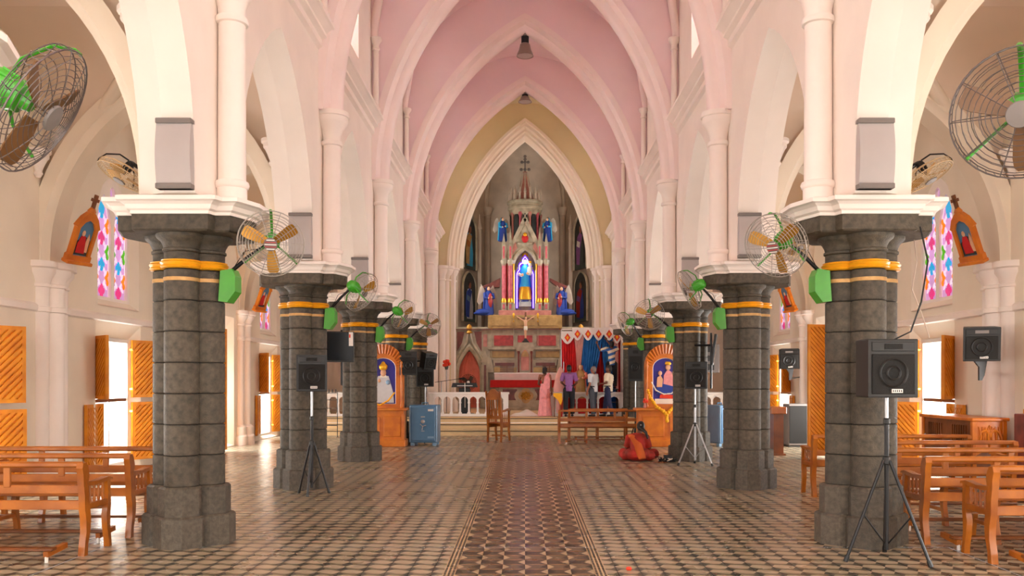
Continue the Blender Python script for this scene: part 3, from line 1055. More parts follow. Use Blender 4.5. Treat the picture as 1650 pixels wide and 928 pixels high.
# ================================================================== SIDE DOORS WITH SHUTTER LEAVES
LEAF_W = 0.60
SLATS = {}
def leaf_parts(w, h):
    """frame mesh plus a list of (mesh, loc) diagonal slats; hinge edge on x=0, z from 0 to h"""
    key = (round(w, 2), round(h, 2))
    if key in SLATS:
        return SLATS[key]
    f = MB()
    fw = 0.055
    f.box((fw / 2, 0, h / 2), (fw, 0.05, h)); f.box((w - fw / 2, 0, h / 2), (fw, 0.05, h))
    f.box((w / 2, 0, fw / 2), (w - 2 * fw, 0.05, fw)); f.box((w / 2, 0, h - fw / 2), (w - 2 * fw, 0.05, fw))
    f.box((w / 2, 0, h / 2), (w - 2 * fw, 0.012, h - 2 * fw))
    fm = f.mesh('leaf_frame', 'shutter', None)
    sl = []
    x0, x1, z0, z1 = fw, w - fw, fw, h - fw
    pitch = 0.10
    b = z0 - (x1 - x0) + 0.03
    hw = 0.031
    while b < z1:
        # strip between the lines z = x - x0 + b - hw .. + hw, clipped to the opening
        poly = []
        def clip(pts, f_):
            out = []
            for i in range(len(pts)):
                a, c = pts[i], pts[(i + 1) % len(pts)]
                fa, fc = f_(a), f_(c)
                if fa >= 0: out.append(a)
                if (fa >= 0) != (fc >= 0):
                    t = fa / (fa - fc)
                    out.append((a[0] + t * (c[0] - a[0]), a[1] + t * (c[1] - a[1])))
            return out
        poly = [(x0, z0), (x1, z0), (x1, z1), (x0, z1)]
        poly = clip(poly, lambda p: p[1] - (p[0] - x0 + b - hw))
        if poly: poly = clip(poly, lambda p: (p[0] - x0 + b + hw) - p[1])
        if len(poly) >= 3:
            ar = abs(sum(poly[i][0] * poly[(i + 1) % len(poly)][1] - poly[(i + 1) % len(poly)][0] * poly[i][1] for i in range(len(poly)))) / 2
            if ar > 0.0006:
                sl.append(MB().prism(poly, -0.034, 0.034, 'Y').mesh('slat', 'shutter', None))
        b += pitch
    SLATS[key] = (fm, sl)
    return SLATS[key]
def add_leaf(t, loc, ang, w, h, slats=True, mirror=False):
    fm, sl = leaf_parts(w, h)
    lf = link('shutter_leaf', fm, t, loc, (0, 0, ang))
    if mirror: lf.scale = (1, -1, 1)
    if slats:
        for m_ in sl:
            link('slat', m_, lf)
    else:
        for m_ in sl[::1]:
            link('slat', m_, lf)
    return lf
dn = 0
for s in (-1, 1):
    fr = MB()
    for yy in (-0.68, 0.68):
        fr.box((s * 7.60, yy, 1.27), (0.10, 0.07, 2.34))
    fr.box((s * 7.60, 0, 2.40), (0.10, 1.42, 0.07)); fr.box((s * 7.60, 0, 0.12), (0.10, 1.42, 0.05))
    FRM = fr.mesh('door_frame', 'white_paint', None)
    TRS = MB().box((s * 7.60, 0, 1.30), (0.06, 1.30, 0.06)).mesh('transom', 'wood_dark', None)
    MUL = MB().box((s * 7.66, 0.12, 1.27), (0.03, 0.03, 2.2)).mesh('mullion', 'white_paint', None)
    for i in (1, 2, 3, 4, 6):
        dn += 1
        yc = COLY[i] + BAY / 2
        t = thing('door_%d' % dn, 'open side door with orange slatted shutters in the %s wall, %s' % (sidename[s], BAYWHERE[i]), 'door', (0, yc, 0), kind='structure')
        link('door_frame', FRM, t); link('transom', TRS, t); link('mullion', MUL, t)
        if i < 3:
            continue
        def ang(dx, dy):           # dx: towards the nave
            return atan2(dy, -s * dx)
        add_leaf(t, (s * 7.50, 0.72, 1.34), ang(0.34, 0.50), LEAF_W, 1.09)
        add_leaf(t, (s * 7.50, 0.72, 0.15), ang(0.36, 0.48), LEAF_W, 1.10)
        add_leaf(t, (s * 7.50, -0.72, 1.34), ang(0.43, -0.42), LEAF_W, 1.09)
        add_leaf(t, (s * 7.47, -0.72, 0.15), ang(0.12, -0.58), LEAF_W, 1.10)
        add_leaf(t, (s * 7.55, -0.66, 0.15), ang(0.0, 0.35), 0.34, 1.10)
        for z in (1.5, 2.25, 0.35, 1.08):
            MB().cyl((s * 7.50, 0.66, z), (s * 7.42, 0.62, z), 0.025, n=8).build('hinge_knob', 'shutter', t)
# tall side entrance leaf in the right aisle
dn += 1
t = thing('door_%d' % dn, 'tall orange slatted door leaf swung open into the right aisle', 'door', (0, 0, 0), kind='structure')
add_leaf(t, (7.45, 18.95, 0.05), atan2(-0.25, -1.0), 1.42, 2.82)
dn += 1
t = thing('door_%d' % dn, 'tall orange slatted door leaf swung open in the left aisle', 'door', (0, 0, 0), kind='structure')
add_leaf(t, (-7.45, 18.95, 0.05), atan2(0.9, 0.30), 1.42, 2.82)
# ================================================================== WALL FANS
def ringpts(r, z, n=36):
    return [(r * cos(2 * pi * k / n), r * sin(2 * pi * k / n), z) for k in range(n)]
def guard_mesh(R, m, w=0.0028):
    mb = MB()
    mb.tube(ringpts(R, 0.0), w * 2.0, 6, closed=True)
    mb.tube(ringpts(R * 0.985, -0.055), w * 1.4, 5, closed=True)
    def zf(r): return 0.055 * (1 - (r / R) ** 2)
    def zr(r): return -0.06 - 0.06 * (1 - (r / R) ** 2)
    for k in range(1, 9):
        r = R * (0.22 + 0.78 * k / 9.0)
        mb.tube(ringpts(r, zf(r), 30), w, 4, closed=True)
    for k in range(1, 5):
        r = R * (0.3 + 0.7 * k / 5.0)
        mb.tube(ringpts(r, zr(r), 30), w, 4, closed=True)
    for k in range(10):
        a = 2 * pi * k / 10
        mb.tube([(r * cos(a), r * sin(a), zf(r)) for r in (R * 0.2, R * 0.5, R * 0.8, R)], w * 1.1, 4)
        mb.tube([(r * cos(a), r * sin(a), zr(r)) for r in (R * 0.3, R * 0.6, R * 0.85, R * 0.985)], w * 1.1, 4)
    for k in range(44):
        a = 2 * pi * k / 44
        a2 = a + 0.05
        mb.tube([(R * cos(a), R * sin(a), 0), (R * 1.005 * cos(a2), R * 1.005 * sin(a2), -0.028), (R * 0.985 * cos(a), R * 0.985 * sin(a), -0.055)], w * 0.9, 4)
    return mb.mesh('guard', m, 60)
def blade_mesh(R, m):
    mb = MB()
    ring = []
    for (r, w, tw) in ((0.05, 0.035, 0.5), (0.12, 0.05, 0.45), (0.22, 0.062, 0.36), (R * 0.84, 0.058, 0.30), (R * 0.9, 0.04, 0.28)):
        c = [(-w, 0.004), (w, 0.004), (w, -0.004), (-w, -0.004)]
        ring.append([(r, x * cos(tw) - z * sin(tw), x * sin(tw) + z * cos(tw) - 0.02) for x, z in c])
    mb.loft(ring)
    return mb.mesh('blade', m, 30)
def motor_mesh(m):
    mb = MB()
    mb.lathe([(0.0, -0.30), (0.04, -0.295), (0.07, -0.27), (0.082, -0.23), (0.082, -0.14), (0.07, -0.12), (0.07, -0.10), (0.045, -0.09), (0.035, -0.05), (0, -0.05)], n=20)
    for k in range(10):
        a = 2 * pi * k / 10
        mb.box((0.083 * cos(a), 0.083 * sin(a), -0.185), (0.012, 0.01, 0.09))
    return mb.mesh('motor', m, 40)
def badge_mesh(m, stripes=True):
    mb = MB()
    mb.cur = 0; mb.lathe([(0.0, 0.045), (0.062, 0.045), (0.066, 0.052), (0.062, 0.062), (0.0, 0.066)], n=20)
    mb.cur = 1
    for k in range(-2, 3) if stripes else ():
        w = sqrt(max(0.0, 0.06 ** 2 - (k * 0.022) ** 2))
        mb.cur = 1 + (k % 2)
        mb.box((0, k * 0.022, 0.066), (2 * w * 0.95, 0.009, 0.006))
    return mb.mesh('hub_badge', [m, 'white_paint', 'marble_red'], 40)
def yoke_mesh(R, m):
    mb = MB()
    # strap from the motor back up over the top of the guard, and two short braces
    mb.tube([(0, 0.03, -0.2), (0, R * 0.5, -0.20), (0, R * 0.9, -0.12), (0, R * 1.02, -0.03), (0, R * 1.0, 0.0)], 0.014, 6, flat=0.6)
    for sg in (-1, 1):
        a = -pi / 2 + sg * 0.9
        mb.tube([(0.05 * cos(a), 0.05 * sin(a), -0.17), (R * 0.6 * cos(a), R * 0.6 * sin(a), -0.14), (R * cos(a), R * sin(a), -0.03)], 0.009, 6)
    return mb.mesh('yoke', m, 60)
FANSET = {}
def fan(label, mount, head, d, R=0.32, style='green', box=True, boxs=1):
    key = (style, round(R, 3))
    if key not in FANSET:
        w, bl, mo = {'green': ('wire', 'fan_gold', 'fan_green'), 'dark': ('wire_dark', 'fan_brown', 'fan_green'), 'beige': ('wire_beige', 'fan_gold', 'black_metal')}[style]
        FANSET[key] = (guard_mesh(R, w, 0.0022 if style == 'dark' else 0.0028), blade_mesh(R, bl), motor_mesh(mo), badge_mesh('panel_dark', style == 'green'), yoke_mesh(R, mo))
    g, bl, mo, ba, yo = FANSET[key]
    t = thing('wall_fan', label, 'fan', mount, group='wall fans on the columns')
    H = Vector(head) - Vector(mount)
    q = Vector(d).normalized()
    x = Vector((0, 0, 1)).cross(q).normalized()
    y = q.cross(x)
    Rm = Matrix((x, y, q)).transposed()
    e = Rm.to_euler()
    link('guard', g, t, H, e); mo_ = link('motor', mo, t, H, e)
    if style == 'beige': mo_.scale = (0.55, 0.55, 0.7)
    link('hub_badge', ba, t, H, e); link('yoke', yo, t, H, e)
    for k in range(3):
        Rk = Rm @ Matrix.Rotation(2 * pi * k / 3 + 0.6, 3, 'Z')
        link('blade', bl, t, H, Rk.to_euler())
    back = H - q * 0.20
    a = MB()
    if box:
        st = Vector((0.0, 0, 0.12))
        a.tube([st, st + (back - st) * 0.5 + Vector((0, 0, 0.02)), back], [0.022, 0.02, 0.016], 8)
        a.build('arm', 'black_metal', t)
        b = MB()
        sx = boxs
        pr = [(-0.0, -0.16), (0.02, 0.15), (0.14, 0.17), (0.17, 0.10), (0.17, -0.06), (0.09, -0.17)]
        b.prism([(-0.06 * sx + p * sx, z) for p, z in pr], -0.10, 0.10, 'Y')
        b.build('mounting_box', 'fan_green', t, None)
        c = MB()
        c.tube([st + Vector((0.02 * sx, 0, 0)), st + (back - st) * 0.4 + Vector((0, -0.02, 0.10)), back + Vector((0, 0, -0.05))], 0.004, 5)
        c.build('power_cord', 'cable', t)
    else:
        a.tube([Vector((0, 0, 0)), back * 0.5 + Vector((0, 0, 0.01)), back], 0.017, 8)
        a.build('arm', 'black_metal', t)
        MB().box((0, 0, -0.05), (0.05, 0.10, 0.18), bev=0.01).build('mounting_box', 'wood_bright', t, None)
    return t
def nave_fan(ci, s, head, d, label, style='green'):
    fan(label, (s * (CX - 0.40), COLY[ci] - 0.02, 2.62), head, d, 0.32, style, True, -s)
nave_fan(2, -1, (-2.24, 4.02, 2.90), (0.84, 0.15, -0.52), 'large wall fan cut by the left picture edge, facing down', 'dark')
nave_fan(2, 1, (2.46, 4.3, 2.98), (-0.50, -0.78, -0.36), 'large dark wall fan cut by the right picture edge', 'dark')
nave_fan(3, -1, (-2.50, 8.52, 3.00), (0.22, -0.93, -0.28), 'green wall fan facing the viewer on the big left column')
nave_fan(3, 1, (2.46, 8.52, 2.98), (-0.62, -0.66, -0.42), 'green wall fan turned sideways on the big right column')
nave_fan(4, -1, (-2.52, 13.4, 3.02), (0.55, 0.72, -0.40), 'green wall fan seen from behind on the second left column')
nave_fan(4, 1, (2.52, 13.4, 3.05), (-0.80, 0.45, -0.40), 'green wall fan tilted away on the second right column')
nave_fan(5, -1, (-2.52, 18.0, 3.02), (0.62, 0.66, -0.40), 'small green wall fan on the third left column')
nave_fan(5, 1, (2.56, 17.9, 3.02), (-0.30, -0.90, -0.30), 'small green wall fan facing forward on the third right column')
nave_fan(6, -1, (-2.50, 22.6, 3.10), (0.4, -0.85, -0.30), 'farthest green wall fan on the left, above the shrine')
nave_fan(6, 1, (2.58, 22.5, 3.12), (-0.80, 0.5, -0.35), 'farthest green wall fan on the right, above the shrine')
fan('beige wall fan tilted down over the left aisle', (-3.92, 9.42, 3.76), (-4.33, 9.30, 3.84), (-0.40, -0.30, -0.87), 0.27, 'beige', False)
fan('beige wall fan tilted down over the right aisle', (3.90, 9.42, 3.80), (4.33, 9.30, 3.84), (0.40, -0.30, -0.87), 0.27, 'beige', False)
fan('small beige wall fan in the right aisle behind the big column', (4.0, 14.0, 3.76), (4.38, 13.9, 3.82), (0.3, -0.5, -0.8), 0.24, 'beige', False)

# ================================================================== GREY CURVED PANELS ON THE PIERS
def curved_panel(label, x, y, lit=False):  # lit: body coloured white to imitate a glossy reflection
    t = thing('column_speaker', label, 'loudspeaker', (x, y, 3.47), group='curved panels above the column capitals')
    mb = MB()
    pts = []
    H = 0.66
    for k in range(13):
        z = H * k / 12.0
        pts.append((-0.075 - 0.045 * sin(2 * pi * (k / 12.0) * 0.5), z))
    poly = pts + [(-0.005, H), (-0.005, 0)]
    mb.prism(poly, -0.165, 0.165, 'X')
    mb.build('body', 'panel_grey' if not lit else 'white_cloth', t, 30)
    MB().box((0, -0.055, H - 0.02), (0.34, 0.10, 0.05), bev=0.006).build('top_rail', 'panel_dark', t, None)
    MB().box((0, -0.055, 0.025), (0.34, 0.10, 0.05), bev=0.006).build('bottom_rail', 'panel_dark', t, None)
    return t
for ci, nm in ((2, 'nearest, outside the picture'), (3, 'above the big column'), (4, 'above the second column'), (5, 'above the third column'), (6, 'coloured white for its glare, above the fourth column')):
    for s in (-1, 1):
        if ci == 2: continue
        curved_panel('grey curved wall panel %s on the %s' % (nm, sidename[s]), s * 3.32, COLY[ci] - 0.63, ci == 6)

# ================================================================== LOUDSPEAKERS
def cabinet(t, w, h, d, z0, loc=(0, 0), rz=0.0, tilt=0.0, sticker=True):
    """trapezoid loudspeaker cabinet facing -Y, centred on loc, base at z0"""
    e = (tilt, 0, rz)
    L = (loc[0], loc[1], z0)
    mb = MB()
    plan = [(-w / 2, -d / 2), (w / 2, -d / 2), (w * 0.42, d / 2), (-w * 0.42, d / 2)]
    mb.loft([[(x * 0.985, y * 0.985, 0) for x, y in plan], [(x, y, 0.012) for x, y in plan], [(x, y, h - 0.012) for x, y in plan], [(x * 0.985, y * 0.985, h) for x, y in plan]])
    c = link('cabinet', mb.mesh('cabinet', 'black_plastic', None), t, L, e)
    g = MB().box((0, -d / 2 - 0.006, h * 0.40), (w * 0.86, 0.014, h * 0.68), bev=0.005)
    link('grille', g.mesh('grille', 'black_grille', None), t, L, e)
    hn = MB().box((0, -d / 2 - 0.004, h * 0.87), (w * 0.86, 0.01, h * 0.16), bev=0.004)
    link('horn_panel', hn.mesh('horn_panel', 'black_plastic', None), t, L, e)
    hb = MB().box((0, -d / 2 - 0.011, h * 0.87), (w * 0.36, 0.006, h * 0.09))
    link('horn', hb.mesh('horn', 'panel_dark' if w > 0.47 else 'black_grille', None), t, L, e)
    co = MB().tube([(r_ * 1.0, 0, 0) for r_ in ()] or [(w * 0.27 * cos(2 * pi * k / 24), -d / 2 - 0.015, h * 0.42 + w * 0.27 * sin(2 * pi * k / 24)) for k in range(24)], 0.010, 5, closed=True)
    co.tube([(w * 0.13 * cos(2 * pi * k / 20), -d / 2 - 0.015, h * 0.42 + w * 0.13 * sin(2 * pi * k / 20)) for k in range(20)], 0.010, 5, closed=True)
    link('cone_ring', co.mesh('cone_ring', 'black_plastic', 60), t, L, e)
    if sticker:
        st = MB().box((0.03, -d / 2 - 0.016, h * 0.115), (w * 0.22, 0.006, h * 0.065))
        link('name_plate', st.mesh('name_plate', 'white_paint', None), t, L, e)
        tx = MB()
        for k in range(5):
            tx.box((0.03 - w * 0.08 + k * w * 0.04, -d / 2 - 0.0195, h * 0.115), (w * 0.02, 0.002, h * 0.035))
        link('plate_letters', tx.mesh('plate_letters', 'black_plastic', None), t, L, e)
def tripod(label, loc, ztop, spread, splay, rz=0.0, metal='black_metal', rot0=0.0):
    t = thing('speaker_stand', label, 'speaker stand', loc, rz, group='tripod speaker stands')
    MB().cyl((0, 0, 0.10), (0, 0, splay + 0.35), 0.021, n=12).build('lower_pole', metal, t)
    MB().cyl((0, 0, splay + 0.3), (0, 0, ztop), 0.0165, n=12).build('upper_pole', 'steel' if metal == 'black_metal' else metal, t)
    MB().lathe([(0.02, 0), (0.036, 0.01), (0.036, 0.07), (0.02, 0.08)], (0, 0, splay - 0.04), 12).build('collar', 'black_plastic', t)
    MB().lathe([(0.02, 0), (0.03, 0.01), (0.03, 0.05), (0.02, 0.06)], (0, 0, splay + 0.33), 12).build('clamp', 'black_plastic', t)
    for k in range(3):
        a = rot0 + 2 * pi * k / 3
        f = Vector((spread * cos(a), spread * sin(a), 0.03))
        st = Vector((0.03 * cos(a), 0.03 * sin(a), splay))
        lg = MB().tube([st, f], 0.0155, 8).build('leg', metal, t)
        MB().tube([f + (st - f) * 0.03, f - Vector((0, 0, 0.028)) + Vector((0.012 * cos(a), 0.012 * sin(a), 0))], 0.022, 8).build('rubber_foot', 'black_plastic', lg)
        mid = st + (f - st) * 0.55
        MB().tube([mid, (0.02 * cos(a), 0.02 * sin(a), 0.16)], 0.008, 6).build('brace', metal, t)
    return t
def speaker(label, loc, w, h, d, rz=0.0, tilt=0.0, sticker=True, group='loudspeakers on stands'):
    t = thing('loudspeaker', label, 'loudspeaker', loc, rz, group=group)
    cabinet(t, w, h, d, 0.0, tilt=tilt, sticker=sticker)
    return t
tripod('black tripod speaker stand before the big right column', (3.33, 7.98, 0), 1.50, 0.40, 0.92, 0, 'black_metal', RAD(-50))
speaker('large black loudspeaker on the tripod before the big right column', (3.31, 7.98, 1.50), 0.46, 0.53, 0.34, RAD(3))
tripod('silver legged tripod speaker stand beside the second left column', (-3.10, 12.60, 0), 1.50, 0.25, 0.75, 0, 'black_metal', RAD(-90))
speaker('black loudspeaker on the tripod beside the second left column', (-3.09, 12.60, 1.50), 0.43, 0.53, 0.33, RAD(10))
tripod('tripod speaker stand before the third right column', (3.34, 17.02, 0), 1.50, 0.37, 0.80, 0, 'steel', RAD(-40))
speaker('black loudspeaker on the tripod before the third right column', (3.34, 17.02, 1.50), 0.43, 0.53, 0.33, RAD(-4))
tripod('pole stand behind the blue safe', (-2.66, 23.15, 0), 1.50, 0.22, 0.5, 0, 'steel', RAD(30))
speaker('black loudspeaker raised behind the blue safe', (-2.66, 23.13, 1.50), 0.46, 0.53, 0.33, RAD(4))
tripod('thin black pole stand beside the right shrine', (3.05, 23.95, 0), 1.65, 0.2, 0.45, 0, 'black_metal', RAD(10))
speaker('tall slim black loudspeaker left of the right shrine', (3.05, 23.95, 1.65), 0.40, 0.92, 0.32, RAD(-6), sticker=False)

def wall_speaker(label, loc, w, h, rz, armto, mount_label=None):
    t = thing('wall_speaker', label, 'loudspeaker', loc, 0.0, group='loudspeakers on wall brackets')
    cabinet(t, w, h, 0.32, 0.0, rz=rz, tilt=RAD(6))
    a = Vector(armto) - Vector(loc)
    br = MB()
    br.prism([(-0.10, 0.0), (0.10, 0.0), (0.06, -0.22), (0.02, -0.30), (-0.02, -0.30), (-0.02, -0.1)], -0.02, 0.02, 'Y')
    br.tube([(0.03, 0, -0.25), a], 0.018, 6)
    br.build('bracket', 'black_metal', t, None)
    return t
wall_speaker('black loudspeaker on a bracket above the carved cabinet', (6.80, 12.95, 1.96), 0.50, 0.50, RAD(-20), (7.10, 13.42, 1.78))
wall_speaker('black loudspeaker on the wall above the dark box', (6.72, 22.0, 1.97), 0.50, 0.50, RAD(-20), (7.12, 22.5, 1.75))
# pair of boxes strapped to the fourth left column
t = thing('wall_speaker', 'wide black loudspeaker strapped to the fourth left column', 'loudspeaker', (-2.95, 22.05, 1.80), group='loudspeakers on wall brackets')
cabinet(t, 0.44, 0.60, 0.30, 0.0, sticker=False)
MB().box((-0.18, 0.30, 0.3), (0.12, 0.34, 0.06)).build('bracket', 'black_metal', t, None)
t = thing('wall_speaker', 'grey sided loudspeaker tilted down beside the fourth left column', 'loudspeaker', (-2.52, 22.25, 1.98), group='loudspeakers on wall brackets')
cabinet(t, 0.34, 0.42, 0.30, 0.0, rz=RAD(38), tilt=RAD(14), sticker=False)
MB().tube([(0.0, 0.05, 0.2), (-0.62, 0.40, 0.16)], 0.025, 6).build('bracket', 'black_metal', t)

# ================================================================== SCREENS
def screen(label, loc, w, h, rz, tilt, sticker):
    t = thing('television', label, 'television', loc, rz)
    e = (tilt, 0, 0)
    link('screen_body', MB().box((0, 0.03, 0), (w, 0.05, h), bev=0.008).mesh('screen_body', 'black_plastic', None), t, (0, 0, 0), e)
    link('screen_glass', MB().box((0, 0.002, 0.005), (w - 0.05, 0.006, h - 0.06)).mesh('screen_glass', 'dark_glass', None), t, (0, 0, 0), e)
    if sticker:
        link('sticker', MB().box((w * 0.40, -0.003, h * 0.26), (0.085, 0.003, 0.28)).mesh('sticker', 'white_cloth', None), t, (0, 0, 0), e)
        link('sticker_print', MB().box((w * 0.36, -0.006, h * 0.36), (0.03, 0.003, 0.07)).mesh('sticker_print', 'flower_red', None), t, (0, 0, 0), e)
    MB().cyl((0.05, 0.09, 0.35), (0.05, 0.09, -0.78), 0.022, n=10).build('mount_pole', 'black_metal', t)
    MB().tube([(0.05, 0.09, 0.1), (0.05, 0.42, 0.1)], 0.025, 6).build('mount_arm', 'black_metal', t)
    return t
screen('black television screen hung on the third left column', (-3.76, 17.50, 2.34), 0.60, 0.62, RAD(10), RAD(8), True)
screen('dark television seen edge on beside the third right column', (3.86, 17.55, 2.28), 0.64, 0.62, RAD(76), RAD(8), False)
t = thing('amplifier', 'dark amplifier rack hung behind the third right column', 'amplifier', (5.25, 25.6, 1.9), 0.0)
MB().box((0, 0, 0.42), (0.9, 0.4, 0.84), bev=0.01).build('case', 'panel_dark', t, None)
for k in range(3):
    MB().box((0, -0.21, 0.16 + k * 0.26), (0.6, 0.04, 0.16), bev=0.01).build('unit', 'black_plastic', t, None)
MB().box((0, 0.0, -0.95), (0.10, 0.10, 1.9)).build('post', 'panel_dark', t, None)

# ================================================================== HANGING LAMPS
def lamp(label, y, ztop, r, h):
    t = thing('pendant_lamp', label, 'lamp', (0, y, ztop))
    MB().lathe([(0.0, 0), (0.07, 0), (0.05, -0.04), (0.03, -0.05)], n=14).build('ceiling_cap', 'lamp_metal', t)
    MB().lathe([(0.03, -0.04), (0.10, -0.07), (0.10, -h * 0.40), (0.06, -h * 0.43)], n=16).build('ballast', 'black_plastic', t)
    MB().lathe([(0.09, -h * 0.42), (0.13, -h * 0.48), (r * 0.75, -h * 0.72), (r, -h * 0.94), (r + 0.01, -h), (r - 0.01, -h), (r * 0.72, -h * 0.74), (0.11, -h * 0.5)], n=24).build('shade', 'lamp_metal', t)
    MB().lathe([(0.0, -h * 0.97), (r - 0.02, -h * 0.97), (r - 0.02, -h * 0.985), (0, -h * 0.985)], n=24).build('lens', 'lamp_glass', t)
lamp('bell shaped pendant lamp hanging from the nearer vault rib', 22.7, 10.74, 0.215, 0.58)
lamp('shallow pendant lamp hanging from the farther vault rib', 27.3, 10.74, 0.21, 0.30)

# ================================================================== STATION OF THE CROSS PLAQUES
def plaque(label, loc, rz, tilt):
    t = thing('station_plaque', label, 'plaque', loc, rz, group='carved stations on the wall responds')
    t.scale = (0.88, 1.0, 1.06)
    e = (tilt, 0, 0)
    def L(n, mb, m, sm=None, par=None):
        return link(n, mb.mesh(n, m, sm), t, (0, 0, 0), e)
    out = [(-0.25, 0.0)] + [(-0.25, 0.10), (-0.22, 0.12), (-0.22, 0.52)] + [(-0.25, 0.54), (-0.16, 0.68), (-0.06, 0.76), (0.06, 0.76), (0.16, 0.68), (0.25, 0.54), (0.22, 0.52), (0.22, 0.12), (0.25, 0.10), (0.25, 0.0)]
    hole = [(-0.155, 0.10), (0.155, 0.10), (0.155, 0.52), (0.09, 0.61), (0.0, 0.65), (-0.09, 0.61), (-0.155, 0.52)]
    L('frame', MB().shell([(-0.05, out), (0.03, out)], [[(-0.05, hole), (0.03, hole)]], 'Y'), 'wood_bright')
    L('picture', MB().prism([(x * 1.02, z) for x, z in hole], -0.015, 0.0, 'Y'), 'safe_blue')
    L('painted_ground', MB().prism([(-0.15, 0.11), (0.15, 0.11), (0.15, 0.34), (0.02, 0.40), (-0.15, 0.30)], -0.020, -0.014, 'Y'), 'canvas_dark')
    fg = MB()
    fg.sphere((-0.03, -0.022, 0.44), (0.035, 0.012, 0.045), 10, 6)
    L('painted_head', fg, 'skin_pale', 60)
    L('painted_robe', MB().prism([(-0.10, 0.14), (0.08, 0.14), (0.05, 0.30), (0.02, 0.40), (-0.06, 0.40), (-0.11, 0.28)], -0.030, -0.012, 'Y'), 'red_cloth')
    L('painted_figure', MB().prism([(0.05, 0.16), (0.13, 0.16), (0.12, 0.36), (0.09, 0.44), (0.06, 0.36)], -0.028, -0.012, 'Y'), 'skin_pale')
    cr = MB().box((0, -0.01, 0.93), (0.045, 0.05, 0.20)).box((0, -0.01, 0.95), (0.13, 0.05, 0.045))
    L('cross', cr, 'wood_dark')
    L('finial', MB().lathe([(0.07, 0.74), (0.09, 0.78), (0.05, 0.83), (0.03, 0.84)], (0, -0.01, 0), 10, sy=0.5), 'wood_bright', 40)
    L('ledge', MB().box((0, -0.03, 0.0), (0.54, 0.14, 0.05), bev=0.01), 'wood_bright')
    return t
for ci, s, w in ((4, -1, 'nearer one in the left aisle'), (4, 1, 'nearer one in the right aisle'), (6, -1, 'farther one in the left aisle'), (6, 1, 'farther one in the right aisle')):
    plaque('carved orange wooden station plaque with a cross on top, %s' % w, (s * 6.95, COLY[ci] - 0.10, 3.50), (RAD(70) if s < 0 else RAD(-70)), RAD(24))

# hanging cables by the big right column
tag(MB().tube([(3.84, 8.42, 3.15), (3.86, 8.30, 2.8), (3.75, 8.20, 2.4), (3.66, 8.22, 2.12), (3.50, 8.24, 2.04)], 0.008, 6).build('cable', 'cable'), 'black cable running from the capital down to the tripod loudspeaker', 'cable')
tag(MB().tube([(4.02, 9.0, 3.30), (4.07, 9.0, 2.9), (4.02, 9.0, 2.6), (4.12, 9.0, 2.35), (4.20, 9.0, 2.1)], 0.006, 6).build('cable', 'cable_white'), 'thin pale cable dangling beside the right stained window', 'cable')
